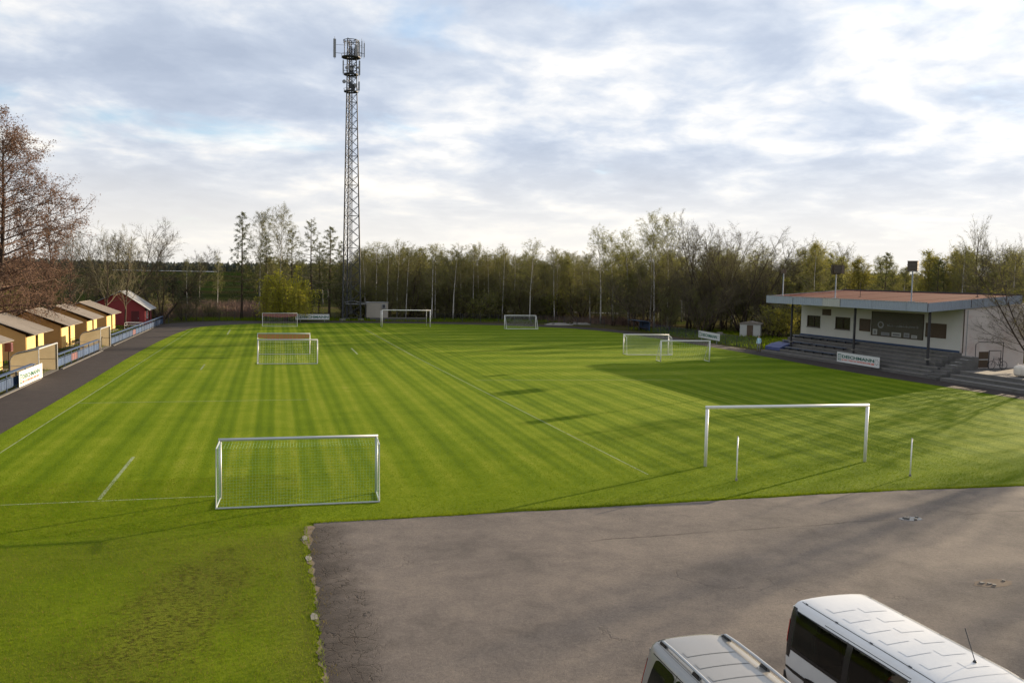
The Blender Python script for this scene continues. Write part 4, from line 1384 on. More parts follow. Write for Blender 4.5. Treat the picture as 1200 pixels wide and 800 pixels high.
def person(label, loc, rz, top, legs):
    t = thing('person', label, 'person', loc, rz)
    bm = bmesh.new()
    me = bpy.data.meshes.new('body')
    pts = {'pel': (0, 0, 0.92), 'spine': (0, 0.01, 1.15), 'chest': (0, 0.0, 1.34), 'neck': (0, 0.0, 1.48), 'head': (0, -0.03, 1.60), 'crn': (0, -0.02, 1.72),
           'hl': (0.09, 0, 0.86), 'kl': (0.10, -0.03, 0.48), 'al': (0.10, 0.03, 0.08), 'tl': (0.11, -0.14, 0.03),
           'hr': (-0.09, 0, 0.86), 'kr': (-0.10, -0.10, 0.49), 'ar': (-0.10, -0.05, 0.08), 'tr': (-0.11, -0.22, 0.03),
           'sl': (0.18, 0, 1.40), 'el': (0.24, 0.03, 1.12), 'wl': (0.22, -0.09, 0.90), 'fl': (0.21, -0.13, 0.80),
           'sr': (-0.18, 0, 1.40), 'er': (-0.24, 0.03, 1.12), 'wr': (-0.22, -0.09, 0.90), 'fr': (-0.21, -0.13, 0.80)}
    rad = {'pel': 0.14, 'spine': 0.125, 'chest': 0.145, 'neck': 0.06, 'head': 0.095, 'crn': 0.075, 'hl': 0.095, 'hr': 0.095, 'kl': 0.062, 'kr': 0.062, 'al': 0.045, 'ar': 0.045, 'tl': 0.035, 'tr': 0.035,
           'sl': 0.065, 'sr': 0.065, 'el': 0.045, 'er': 0.045, 'wl': 0.034, 'wr': 0.034, 'fl': 0.03, 'fr': 0.03}
    ks = list(pts)
    ed = [('pel', 'spine'), ('spine', 'chest'), ('chest', 'neck'), ('neck', 'head'), ('head', 'crn'), ('pel', 'hl'), ('hl', 'kl'), ('kl', 'al'), ('al', 'tl'), ('pel', 'hr'), ('hr', 'kr'), ('kr', 'ar'), ('ar', 'tr'),
          ('chest', 'sl'), ('sl', 'el'), ('el', 'wl'), ('wl', 'fl'), ('chest', 'sr'), ('sr', 'er'), ('er', 'wr'), ('wr', 'fr')]
    me.from_pydata([pts[k] for k in ks], [(ks.index(a), ks.index(b)) for a, b in ed], [])
    o = bpy.data.objects.new('body', me)
    C.objects.link(o)
    md = o.modifiers.new('skin', 'SKIN')
    for i, k in enumerate(ks):
        me.skin_vertices[0].data[i].radius = (rad[k], rad[k])
    me.skin_vertices[0].data[0].use_root = True
    o.modifiers.new('sub', 'SUBSURF').levels = 1
    o.modifiers['sub'].render_levels = 1
    dg = bpy.context.evaluated_depsgraph_get()
    fin = bpy.data.meshes.new_from_object(o.evaluated_get(dg))
    bpy.data.objects.remove(o)
    for mm in ('skin', top, legs, 'dark_steel'):
        fin.materials.append(MATS[mm])
    for p in fin.polygons:
        z = p.center.z
        x = abs(p.center.x)
        p.material_index = 3 if z < 0.09 else 2 if z < 0.9 and x < 0.19 else 1 if z < 1.5 and not (x > 0.17 and z < 0.92) else 3 if z > 1.66 else 0
        p.use_smooth = True
    put('body', fin, t)
    return t


plain('skin', (0.45, 0.27, 0.20), 0.6)
plain('shirt_pale_blue', (0.40, 0.58, 0.68), 0.8)
person('person in pale blue top standing at the far corner of the terrace', (50.55, 81.6, 0), R(-60), 'shirt_pale_blue', 'sign_grey')


# floodlights standing on the front edge of the roof
def floodlight(label, y, boxes, h):
    xw = SX - 3.3
    z0 = st_roof(-3.3) + 0.02
    t = thing('floodlight', label, 'floodlight', (xw, y, z0), 0, 'floodlights on the clubhouse roof')
    MB().tube([(0, 0, 0), (0, 0, h)], 0.06, 8).build('mast_pole', 'fascia_blue', t)
    MB().box(-0.2, 0.2, -0.2, 0.2, 0, 0.05).build('base_plate', 'steel_grey', t)
    if boxes:
        MB().tube([(0.0, -0.6, h), (0.0, 0.6, h)], 0.04, 6).build('cross_arm', 'dark_steel', t)
        for (dy, dx, rz) in boxes:
            b = MB().box(-0.22, 0.22, -0.40, 0.40, 0.05, 0.85).build('lamp_box', 'lamp_brown', t, (dx, dy, h), rz)
            MB().box(-0.245, -0.222, -0.34, 0.34, 0.12, 0.78).build('glass', 'dark_window', b)
            m = MB()
            for k in range(3):
                m.box(-0.26, 0.24, -0.42, 0.42, 0.855 - k * 0.32, 0.885 - k * 0.32)
            m.build('louvres', 'lamp_brown', b)
    else:
        MB().tube([(-0.4, 0, h - 0.05), (0.4, 0, h - 0.05)], 0.02, 5).build('dipole', 'dark_steel', t)
        MB().tube([(0, -0.4, h - 0.25), (0, 0.4, h - 0.25)], 0.02, 5).build('dipole', 'dark_steel', t)
        b = MB().box(-0.12, 0.12, -0.3, 0.3, h, h + 0.45).build('lamp_box', 'lamp_brown', t)
    return t


floodlight('twin box floodlight on the middle of the clubhouse roof edge', 71.5, [(-0.42, 0, R(25)), (0.42, 0.05, R(-25))], 2.35)
floodlight('single box floodlight above the near corner of the clubhouse roof', 61.2, [(0, 0, R(35))], 2.6)
floodlight('slender pole with small lamp at the far roof corner', 80.4, [], 2.4)
for (dx, y, h, lab) in ((-1.4, 70.3, 1.5, 'thin dark rod beside the twin floodlight on the roof'), (3.0, 60.6, 1.1, 'thin dark rod near the right end of the roof')):
    t = thing('aerial_rod', lab, 'aerial', (SX + dx, y, st_roof(dx) + 0.02))
    MB().tube([(0, 0, 0), (0, 0, h)], 0.025, 6).build('rod', 'dark_steel', t)
    MB().box(-0.1, 0.1, -0.1, 0.1, 0, 0.04).build('foot', 'dark_steel', t)

# ------------------------------------------------------------------ fences and small buildings on the far side
def mesh_fence(label, pts, h, step, mat='dark_steel', netmat='net_dark', group='mesh fences round the ground'):
    t = thing('mesh_fence', label, 'fence', (pts[0][0], pts[0][1], 0), 0, group)
    o0 = Vector((pts[0][0], pts[0][1]))
    pm = MB().tube([(0, 0, -0.05), (0, 0, h + 0.03)], 0.04, 6).mesh('post', mat)
    net = MB()
    for a, b in zip(pts[:-1], pts[1:]):
        A, B = Vector(a) - o0, Vector(b) - o0
        ln = (B - A).length
        n = max(1, round(ln / step))
        for k in range(n + (1 if b == pts[-1] else 0)):
            q = A + (B - A) * (k / n)
            put('post', pm, t, (q.x, q.y, 0))
        MB().tube([(A.x, A.y, h), (B.x, B.y, h)], 0.02, 4).build('top_wire', mat, t)
        nn = int(ln / 0.28)
        for k in range(nn):
            for s in (0, 1):
                q0 = A + (B - A) * ((k + s) / nn)
                q1 = A + (B - A) * ((k + 1 - s) / nn)
                zz = h / 3
                for j in range(3):
                    net.tube([(q0.x, q0.y, j * zz + 0.02), (q1.x, q1.y, (j + 1) * zz)], 0.006, 3, cap=False)
    o = net.build('wire_mesh', netmat, t)
    o['kind'] = 'stuff'
    return t


plain('net_dark', (0.05, 0.065, 0.055), 0.7)
mesh_fence('dark wire fence along the far end, left of the mast', [(-14.8, 132.5), (-6, 140.6), (9.5, 141.4)], 1.25, 3.0)
mesh_fence('dark wire fence along the far end below the birch row', [(24.5, 141.2), (36, 137.5), (45.5, 131.5), (49.5, 124)], 1.25, 3.0)
mesh_fence('wire fence along the right side between shelter and terrace', [(52.4, 112.5), (52.3, 97), (52.0, 83.4)], 1.2, 2.6, netmat='blue_paint')
t = thing('shelter', 'dark blue team shelter at the far right of the track', 'shelter', (52.3, 117.1, 0))
MB().prism([(-0.9, 0.0), (-0.9, 1.2), (-0.6, 1.45), (0.9, 1.55), (0.9, 1.48), (-0.5, 1.38), (-0.82, 1.15), (-0.82, 0.0)], -1.9, 1.9, 'y').build('shell', 'blue_paint', t, (0, 0, 0), PI)
MB().box(0.2, 0.6, -1.7, 1.7, 0.35, 0.4).build('bench', 'dark_wood', t)
for y in (-1.9, 0, 1.9):
    MB().box(-0.9, -0.82, y - 0.04, y + 0.04, 0, 1.48).build('post', 'dark_steel', t)
t = thing('white_shed', 'small white outbuilding with brown door left of the stand', 'shed', (63.6, 104.8, 0), R(-38), scale=0.86)
MB().box(-1.6, 1.6, -1.2, 1.2, -0.05, 2.0).build('wall', 'fascia_pale', t)
MB().prism([(-1.8, 2.002), (1.8, 2.002), (1.8, 2.08), (0, 2.45), (-1.8, 2.08)], -1.35, 1.35, 'y').build('roof', 'eternit', t)
d = MB().box(-0.5, 0.45, -1.24, -1.202, 0.0, 1.85).build('door', 'shutter_brown', t)
MB().box(0.3, 0.36, -1.28, -1.242, 0.9, 1.0).build('handle', 'steel_grey', d)
t = thing('rubble_heap', 'pale heap of stones beside the white outbuilding', 'heap', (59.5, 106.3, 0))
for k in range(14):
    rr = random.Random(k)
    x, y, s = rr.uniform(-1.3, 1.3), rr.uniform(-0.6, 0.6), rr.uniform(0.15, 0.4)
    MB().prism([(-s, -s * 0.7), (s * 0.8, -s), (s, s * 0.6), (-s * 0.6, s)], -0.05, s * rr.uniform(0.6, 1.3), 'z').build('stone', 'concrete', t, (x, y, 0), rr.uniform(0, 3))
for (x, y, s, lab) in ((44.5, 131.0, 1.5, 'pale sheet lying on the grass beyond the far track, left'), (49.0, 132.6, 1.1, 'pale heap of sand beyond the far track, right')):
    t = thing('sand_heap', lab, 'heap', (x, y, 0.0))
    rr = random.Random(int(x))
    m = MB()
    n = 16
    ring0 = [(s * 1.7 * math.cos(2 * PI * k / n) * rr.uniform(0.8, 1.2), s * math.sin(2 * PI * k / n) * rr.uniform(0.8, 1.2), -0.02) for k in range(n)]
    ring1 = [(p[0] * 0.55, p[1] * 0.55, 0.16 + rr.uniform(0, 0.16)) for p in ring0]
    for k in range(n):
        k2 = (k + 1) % n
        m.face(ring0[k], ring0[k2], ring1[k2], ring1[k])
    m.face(*ring1)
    m.build('mound', 'concrete', t)
    for k in range(5):
        MB().box(-0.2, 0.2, -0.12, 0.12, 0.0, 0.2).build('lump', 'concrete', t, (rr.uniform(-1.2, 1.2) * s, rr.uniform(-0.7, 0.7) * s, 0.1), rr.uniform(0, 3))
#==TREES==
# ------------------------------------------------------------------ trees
class Tree:
    """grows a skeleton of tapered branches; wood of level 0 goes to the trunk mesh, the rest and the leaves to the crown mesh"""
    def __init__(s, seed):
        s.r = random.Random(seed)
        s.trunk = MB()
        s.crown = MB()

    def path(s, p, d, ln, seg, wob, trop):
        pts = [Vector(p)]
        d = Vector(d).normalized()
        st = ln / seg
        for k in range(seg):
            d = d + Vector((s.r.gauss(0, wob), s.r.gauss(0, wob), s.r.gauss(0, wob * 0.7) + trop))
            d.normalize()
            pts.append(pts[-1] + d * st)
        return pts

    @staticmethod
    def at(pts, t):
        f = t * (len(pts) - 1)
        i = min(int(f), len(pts) - 2)
        u = f - i
        return pts[i].lerp(pts[i + 1], u), (pts[i + 1] - pts[i]).normalized()

    def side(s, d, ang, az):
        a = d.cross(Vector((0, 0, 1)) if abs(d.z) < 0.95 else Vector((1, 0, 0))).normalized()
        b = d.cross(a)
        o = a * math.cos(az) + b * math.sin(az)
        return d * math.cos(ang) + o * math.sin(ang)

    def leaf(s, p, size, mi=1):
        r = s.r
        a = Vector((r.gauss(0, 1), r.gauss(0, 1), r.gauss(0, 0.6))).normalized()
        b = a.cross(Vector((r.gauss(0, 1), r.gauss(0, 1), r.gauss(0, 1)))).normalized()
        k = size * r.uniform(0.6, 1.3)
        p = Vector(p)
        s.crown.face(p, p + a * k * 0.5 + b * k * 0.35, p + a * k, p + a * k * 0.5 - b * k * 0.35, mi=mi)

    def twig(s, pts, rad, mi=0):
        s.crown.tube(pts, [rad * (1 - 0.75 * k / (len(pts) - 1)) for k in range(len(pts))], 3, mi, cap=False)

    def limb(s, pts, r0, r1, n, into):
        into.tube(pts, [r0 + (r1 - r0) * k / (len(pts) - 1) for k in range(len(pts))], n, 0)

    def grow(s, stems, lv1, lv2, lv3, leaf):
        """stems: list of (base, dir, length, r0, wobble, tropism)"""
        r = s.r
        for (p, d, ln, r0, wob, trop) in stems:
            st = s.path(p, d, ln, 10, wob, trop)
            rr = [r0 * (1 - 0.90 * (k / 10) ** 0.9) + 0.012 for k in range(11)]
            rr[0] *= 1.25
            s.trunk.tube(st, rr, 7)
            n1 = lv1['n']
            az = r.uniform(0, 6)
            for k in range(n1):
                t = lv1['from'] + (lv1.get('to', 0.98) - lv1['from']) * ((k + r.random() * 0.7) / n1)
                b, dd = s.at(st, t)
                az += 2.4 + r.uniform(-0.5, 0.5)
                u = (t - lv1['from']) / (1 - lv1['from'])
                l1 = ln * lv1['len'] * lv1['shape'](u) * r.uniform(0.7, 1.2)
                a1 = lv1['ang'][0] + (lv1['ang'][1] - lv1['ang'][0]) * u
                d1 = s.side(dd, a1 + r.uniform(-0.15, 0.15), az)
                rb = max(0.018, min(0.5 * r0 * (1 - 0.8 * t), l1 * 0.022))
                p1 = s.path(b, d1, l1, 5, lv1['wob'], lv1['trop'])
                s.limb(p1, rb, 0.012, 5 if rb > 0.04 else 4, s.crown)
                n2 = max(2, int(lv2['n'] * (0.5 + 0.5 * l1 / (ln * lv1['len']))))
                for q in range(n2):
                    t2 = lv2['from'] + (1.0 - lv2['from']) * ((q + r.random()) / n2)
                    b2, dd2 = s.at(p1, min(t2, 0.999))
                    l2 = l1 * lv2['len'] * (1.15 - 0.6 * t2) * r.uniform(0.6, 1.3)
                    d2 = s.side(dd2, lv2['ang'] + r.uniform(-0.25, 0.25), r.uniform(0, 2 * PI))
                    p2 = s.path(b2, d2, l2, 3, lv2['wob'], lv2['trop'])
                    s.twig(p2, max(0.011, rb * 0.38))
                    for w in range(lv3['n']):
                        t3 = r.uniform(0.2, 1.0)
                        b3, dd3 = s.at(p2, min(t3, 0.999))
                        l3 = lv3['len'] * r.uniform(0.5, 1.4)
                        d3 = s.side(dd3, lv3['ang'] + r.uniform(-0.3, 0.3), r.uniform(0, 2 * PI))
                        p3 = s.path(b3, d3, l3, 2, 0.12, lv3['trop'])
                        s.twig(p3, lv3['r'])
                        if leaf:
                            for e in range(leaf['n']):
                                f, _ = s.at(p3, r.random() * 0.999)
                                s.leaf(f + Vector((r.gauss(0, 1), r.gauss(0, 1), r.gauss(0, 1))) * leaf['spread'], leaf['size'])

    def meshes(s, bark, twig, leafm):
        return s.trunk.mesh('trunk', bark, True), s.crown.mesh('crown', [twig, leafm], False)


cone = lambda u: max(0.12, 1.0 - 0.85 * u)
egg = lambda u: 0.45 + 0.75 * math.sin(PI * min(1, 0.12 + u * 0.85)) * (1 - 0.35 * u)
vase = lambda u: 0.75 + 0.35 * u
PROTO = {}


def birch(seed, H=14.0, lf=4, leafm='leaf_spring', crown_from=0.34, wide=0.24):
    t = Tree(seed)
    t.grow([((0, 0, -0.1), (t.r.gauss(0, 0.03), t.r.gauss(0, 0.03), 1), H, H * 0.0095, 0.018, 0.02)],
           dict(n=36, **{'from': crown_from}, len=wide, shape=egg, ang=(R(62), R(28)), wob=0.08, trop=0.05),
           dict(n=9, **{'from': 0.15}, len=0.42, ang=R(42), wob=0.12, trop=-0.02),
           dict(n=9, len=0.50, ang=R(40), trop=-0.20, r=0.0065),
           dict(n=lf, size=0.085, spread=0.08) if lf else None)
    return t.meshes('birch_bark', 'twig_brown', leafm)


def larch(seed, H=16.0, lf=5, wide=0.20, cf=0.22):
    t = Tree(seed)
    t.grow([((0, 0, -0.1), (t.r.gauss(0, 0.015), t.r.gauss(0, 0.015), 1), H, H * 0.0115, 0.008, 0.02)],
           dict(n=46, **{'from': cf}, len=wide, shape=cone, ang=(R(98), R(62)), wob=0.06, trop=0.035),
           dict(n=8, **{'from': 0.15}, len=0.36, ang=R(55), wob=0.1, trop=-0.04),
           dict(n=6, len=0.32, ang=R(50), trop=-0.10, r=0.008),
           dict(n=lf, size=0.12, spread=0.06))
    return t.meshes('bark_dark', 'twig_brown', 'leaf_larch')


def bare(seed, H=15.0, stems=1, lf=1, leafm='leaf_olive', spread=0.28, n1=20, cf=0.22, bark='bark_dark', wide=0.42, twig='twig_brown', sz=0.10):
    t = Tree(seed)
    S = []
    for k in range(stems):
        a = 2 * PI * k / stems + t.r.uniform(-0.4, 0.4)
        tilt = spread * (1 if stems > 1 else 0.15) * t.r.uniform(0.6, 1.2)
        S.append(((0.22 * math.cos(a) * (stems > 1), 0.22 * math.sin(a) * (stems > 1), -0.1), (math.cos(a) * tilt, math.sin(a) * tilt, 1), H * t.r.uniform(0.82, 1.03), H * 0.0125 / (stems ** 0.35), 0.045, 0.03))
    t.grow(S, dict(n=max(9, int(n1 / stems ** 0.6)), **{'from': cf}, len=wide / stems ** 0.3, shape=lambda u: 1.0 - (0.55 if stems < 4 else 0.35) * u, ang=(R(48), R(24 if stems < 4 else 32)), wob=0.10, trop=0.06),
           dict(n=11, **{'from': 0.12}, len=0.45, ang=R(40), wob=0.13, trop=0.05),
           dict(n=11, len=0.55, ang=R(36), trop=0.05, r=0.0070),
           dict(n=lf, size=sz, spread=0.05) if lf else None)
    return t.meshes(bark, twig, leafm)


def shrub(seed, H=3.2, lf=2, leafm='leaf_olive', stems=9, sz=0.09):
    t = Tree(seed)
    S = []
    for k in range(stems):
        a = 2 * PI * k / stems + t.r.uniform(-0.4, 0.4)
        q = t.r.uniform(0.15, 0.7)
        S.append(((0.3 * math.cos(a), 0.3 * math.sin(a), -0.05), (math.cos(a) * q, math.sin(a) * q, 1), H * t.r.uniform(0.7, 1.05), 0.035, 0.09, 0.03))
    t.grow(S, dict(n=11, **{'from': 0.08}, len=0.42, shape=lambda u: 1.0 - 0.5 * u, ang=(R(48), R(28)), wob=0.12, trop=0.04),
           dict(n=5, **{'from': 0.2}, len=0.5, ang=R(40), wob=0.15, trop=0.02),
           dict(n=4, len=0.34, ang=R(40), trop=0.0, r=0.008),
           dict(n=lf, size=sz, spread=0.06) if lf else None)
    return t.meshes('bark_dark', 'twig_brown', leafm)


def willow(seed, H=7.6):
    t = Tree(seed)
    r = t.r
    st = t.path((0, 0, -0.1), (0.06, 0, 1), 3.0, 5, 0.04, 0.02)
    t.trunk.tube(st, [0.34, 0.28, 0.26, 0.24, 0.24, 0.22], 9)
    for k in range(34):
        a = k * 2.4 + r.uniform(-0.3, 0.3)
        b, d = t.at(st, r.uniform(0.55, 0.99))
        ln = r.uniform(3.0, 5.2)
        d1 = Vector((math.cos(a), math.sin(a), r.uniform(0.7, 2.4))).normalized()
        p1 = t.path(b, d1, ln, 7, 0.09, -0.13)
        t.limb(p1, 0.09, 0.02, 5, t.crown)
        for q in range(34):
            b2, d2 = t.at(p1, r.uniform(0.3, 0.999))
            side = Vector((r.gauss(0, 1), r.gauss(0, 1), 0.3))
            side.normalize()
            drop = min(b2.z - 0.5, r.uniform(1.6, 5.0))
            if drop < 0.4:
                continue
            c = b2 + side * r.uniform(0.15, 0.7)
            pts = [b2, c + Vector((0, 0, 0.05)), c + Vector((side.x * 0.25, side.y * 0.25, -drop * 0.45)), c + Vector((side.x * 0.3, side.y * 0.3, -drop))]
            t.twig(pts, 0.012)
            for e in range(int(drop * 12)):
                f, _ = t.at(pts, r.uniform(0.15, 0.999))
                t.leaf(f + Vector((r.gauss(0, 0.05), r.gauss(0, 0.05), 0)), 0.15)
    return t.meshes('bark_dark', 'twig_brown', 'leaf_willow')


def alder(seed, H=20.0):
    """big tree hung with red brown catkins"""
    t = Tree(seed)
    t.grow([((0, 0, -0.1), (0.10, 0.0, 1), H, H * 0.0135, 0.028, 0.012)],
           dict(n=60, **{'from': 0.16}, len=0.36, shape=lambda u: (0.95 - 0.66 * u) * (0.75 + 0.5 * min(1, u * 4)), ang=(R(80), R(38)), wob=0.09, trop=0.012),
           dict(n=20, **{'from': 0.06}, len=0.40, ang=R(50), wob=0.14, trop=-0.01),
           dict(n=9, len=0.60, ang=R(42), trop=-0.05, r=0.0085),
           dict(n=6, size=0.12, spread=0.18))
    return t.meshes('bark_dark', 'twig_red', 'leaf_catkin')


def spruce(seed, H=5.0):
    t = Tree(seed)
    r = t.r
    st = t.path((0, 0, -0.1), (0, 0, 1), H, 6, 0.01, 0)
    t.trunk.tube(st, [0.13, 0.11, 0.09, 0.07, 0.05, 0.03, 0.012], 6)
    for k in range(90):
        u = 0.05 + 0.93 * k / 90
        b, _ = t.at(st, u)
        a = k * 2.4
        ln = H * 0.40 * (1 - u) ** 0.8 + 0.15
        d = Vector((math.cos(a), math.sin(a), 0.15 - 0.35 * (1 - u)))
        p1 = t.path(b, d, ln * r.uniform(0.75, 1.1), 4, 0.05, 0.04)
        t.twig(p1, 0.02)
        for q in range(int(10 + ln * 16)):
            f, dd = t.at(p1, r.uniform(0.1, 0.999))
            s_ = t.side(dd, R(55), r.choice((0, PI)) + r.gauss(0, 0.5))
            e = f + s_ * r.uniform(0.12, 0.3)
            n = dd * 0.05
            t.crown.face(f - n, e, f + n, mi=1)
            t.crown.face(f - n + Vector((0, 0, 0.05)), e - Vector((0, 0, 0.1)), f + n, mi=1)
    return t.meshes('bark_dark', 'twig_brown', 'spruce_needles')


def make_protos():
    P = PROTO
    for k in range(4):
        P['birch%d' % k] = birch(11 + k, 14.0, 4 if k % 2 else 3, ('leaf_spring', 'leaf_olive', 'leaf_spring', 'leaf_olive')[k], 0.30 + 0.05 * k, 0.20 + 0.025 * k)
    P['birch_green'] = birch(31, 16.5, 6, 'leaf_spring', 0.30, 0.26)
    for k in range(3):
        P['larch%d' % k] = larch(41 + k, 16.0, 6 - k, 0.19 + 0.03 * k, 0.2 + 0.05 * k)
    for k in range(3):
        P['bare%d' % k] = bare(51 + k, 15.0, 1, 1 if k else 0, wide=0.40 + 0.04 * k)
    P['bare_multi'] = bare(61, 14.0, 8, 1, spread=0.60, n1=50, bark='bark_dark', twig='twig_dark', wide=0.62, sz=0.07)
    P['bare_multi2'] = bare(62, 13.0, 6, 1, spread=0.62, n1=44, twig='twig_dark', wide=0.58, sz=0.07)
    P['under0'] = bare(71, 9.5, 2, 2, 'leaf_olive', spread=0.15, n1=26, cf=0.10, wide=0.30, sz=0.12)
    P['under1'] = bare(72, 8.5, 3, 2, 'leaf_spring', spread=0.2, n1=30, cf=0.08, wide=0.34, sz=0.13)
    P['fresh0'] = bare(81, 11.0, 1, 5, 'leaf_fresh', n1=30, cf=0.16, wide=0.30, sz=0.10)
    P['fresh1'] = bare(82, 13.0, 1, 4, 'leaf_spring', n1=30, cf=0.2, wide=0.28, sz=0.09)
    P['shrub0'] = shrub(91, 3.2, 2)
    P['shrub1'] = shrub(92, 2.6, 3, 'leaf_spring', sz=0.11)
    P['shrub_fresh'] = shrub(93, 4.2, 5, 'leaf_fresh', sz=0.14)
    P['willow'] = willow(95)
    P['alder'] = alder(97)
    P['alder2'] = bare(98, 15.0, 2, 4, 'leaf_catkin', spread=0.2, n1=30, cf=0.2, wide=0.36, twig='twig_red', sz=0.13)
    P['spruce'] = spruce(99)


make_protos()
NATIVE = {'birch_green': 16.5, 'alder': 20.0, 'alder2': 15.0, 'willow': 7.6, 'spruce': 5.0, 'under0': 9.5, 'under1': 8.5, 'fresh0': 11.0, 'fresh1': 13.0, 'shrub0': 3.2, 'shrub1': 2.6, 'shrub_fresh': 4.2, 'bare_multi': 15.0, 'bare_multi2': 13.0}
for k in PROTO:
    NATIVE.setdefault(k, 14.0 if k.startswith('birch') else 16.0 if k.startswith('larch') else 15.0)


def tree(kind, x, y, h, label, name, cat='tree', group=None, rz=None, wide=1.0, lean=0.0):
    s = h / NATIVE[kind]
    r = math.hypot(x, y)
    t = thing(name, label, cat, (x, y, terrain_h(r) if r > 225 else 0), rng.uniform(0, 6.28) if rz is None else rz, group)
    t.scale = (s * wide, s * wide, s)
    if lean:
        t.rotation_euler[1] = lean
    tm, cm = PROTO[kind]
    put('trunk', tm, t)
    put('crown', cm, t)
    return t


# --- left side
tree('alder', -24.9, 86.5, 19.6, 'tallest tree on the left, hung with reddish brown catkins, trunk rising behind the huts', 'alder_tree', rz=0.4, wide=1.22)
tree('alder2', -26.0, 110, 14.0, 'reddish budding tree right of the tall alder, above the fourth hut', 'alder_tree')
tree('fresh1', -36, 112, 14.5, 'yellowish green budding tree standing behind the tall alder', 'deciduous_tree', wide=1.3)
tree('alder2', -30.5, 78, 15, 'reddish tree at the left picture edge behind the alder', 'alder_tree', wide=1.2)
tree('bare_multi', -25.0, 127.5, 13.0, 'bare many stemmed tree behind the red shed, left stem group', 'bare_tree', wide=0.75)
tree('bare_multi', -21.5, 134.5, 14.4, 'wide rounded bare tree rising behind the red shed', 'bare_tree', wide=1.15, rz=0.0)
tree('bare1', -18.8, 121.0, 11.6, 'dark bare tree leaning before the front of the red shed', 'bare_tree', wide=0.9, lean=R(4), rz=0.0)
tree('bare2', -21.2, 120.6, 12.2, 'bare tree between the last hut and the red shed', 'bare_tree', wide=0.85)
tree('bare0', -24.6, 118.6, 12.6, 'bare tree rising behind the last yellow hut', 'bare_tree', wide=0.8)
tree('bare_multi2', -16.5, 139, 12.2, 'low spreading bare tree to the right behind the red shed', 'bare_tree', wide=1.15)
tree('spruce', -23.6, 98.6, 5.6, 'dark green spruce between the third and fourth yellow huts', 'spruce_tree', wide=1.25)
tree('birch2', -33.5, 97, 12, 'white stemmed birch above the second hut roof', 'birch_tree')
tree('birch0', -33.0, 103, 12, 'white stemmed birch above the third hut roof', 'birch_tree')
for k, (x, y, h, kd) in enumerate([(-32, 76, 5, 'under0'), (-31, 88, 5.5, 'under1'), (-30, 95, 5.5, 'under0'), (-29, 104, 5, 'under1'), (-29, 112, 6, 'under0'), (-27.5, 124, 6, 'under0'), (-38, 99, 8, 'under1'), (-40, 112, 8, 'under0'), (-44, 122, 9, 'under0'), (-34, 121, 8, 'under1'), (-37, 132, 8, 'under0'), (-30, 134, 6, 'under0'), (-46, 104, 10, 'alder2'), (-36, 68, 8, 'under0'), (-24.5, 136, 6, 'under0'), (-45, 90, 10, 'under1')]):
    tree(kd, x, y, h, 'brown bare undergrowth tree in the thicket behind the yellow huts', 'thicket_tree', group='thicket behind the yellow huts', wide=1.15)
for k, (x, y, h) in enumerate([(-13.5, 141, 3.2), (-18.5, 146, 4.0), (-22.0, 142, 4.6), (-9.8, 146.5, 2.4)]):
    tree('shrub0', x, y, h, 'bare brown shrub in the reeds between red shed and larches', 'shrub', 'shrub', group='bare shrubs in the reeds', wide=1.3)
for x, y, h, lab in ((-20.2, 188, 6.5, 'dark round pine bush left, in the rough field beyond the corner'), (-16.2, 182, 5.4, 'dark round pine bush right, in the rough field beyond the corner')):
    tree('spruce', x, y, h, lab, 'pine_bush', wide=1.9)
for x, y, h, kd, lab in ((-16.6, 180, 9.4, 'birch1', 'slim small birch left of the pair in the rough field'), (-14.6, 183, 9.2, 'birch3', 'slim small birch right of the pair in the rough field'), (-11.1, 182.7, 10.2, 'birch0', 'white trunked lone birch in the rough field left of the larches')):
    tree(kd, x, y, h, lab, 'birch_tree', wide=0.75)
for x, y, h, lab in ((-13.6, 138.8, 7.0, 'thin bare sapling left of two by the far corner fence'), (-11.6, 139.6, 7.6, 'thin bare sapling right of two by the far corner fence')):
    tree('larch2', x, y, h, lab, 'sapling', wide=0.5)

# --- larches and willow at the far end
for x, y, h, kd, w, lab in ((-5.1, 143.7, 17.3, 'larch0', 1.0, 'leftmost tall larch at the far end with open layered branches'), (-2.4, 147, 16.6, 'birch1', 0.8, 'slender budding tree right behind the leftmost larch'), (-1.2, 144, 14.2, 'larch1', 0.9, 'lower larch left behind the willow'), (0.9, 149.7, 16.8, 'birch3', 0.8, 'tall thin tree above the weeping willow'),
                           (2.9, 149.0, 15.2, 'larch2', 0.9, 'open larch above the right half of the willow'), (6.0, 145.0, 16.6, 'larch2', 1.0, 'tall larch with thin top right of the willow'), (8.9, 147.5, 15.6, 'larch0', 1.25, 'dense green larch just left of the mast'), (11.2, 150.5, 13.2, 'larch1', 1.0, 'larch behind the lattice mast'), (7.5, 152, 13, 'larch1', 1.1, 'lower larch behind the dense one')):
    tree(kd, x, y, h, lab, 'larch_tree' if 'larch' in kd else 'slender_tree', wide=w)
tree('willow', 1.7, 139.9, 9.4, 'round yellow green weeping willow at the far end', 'willow_tree', wide=1.0)

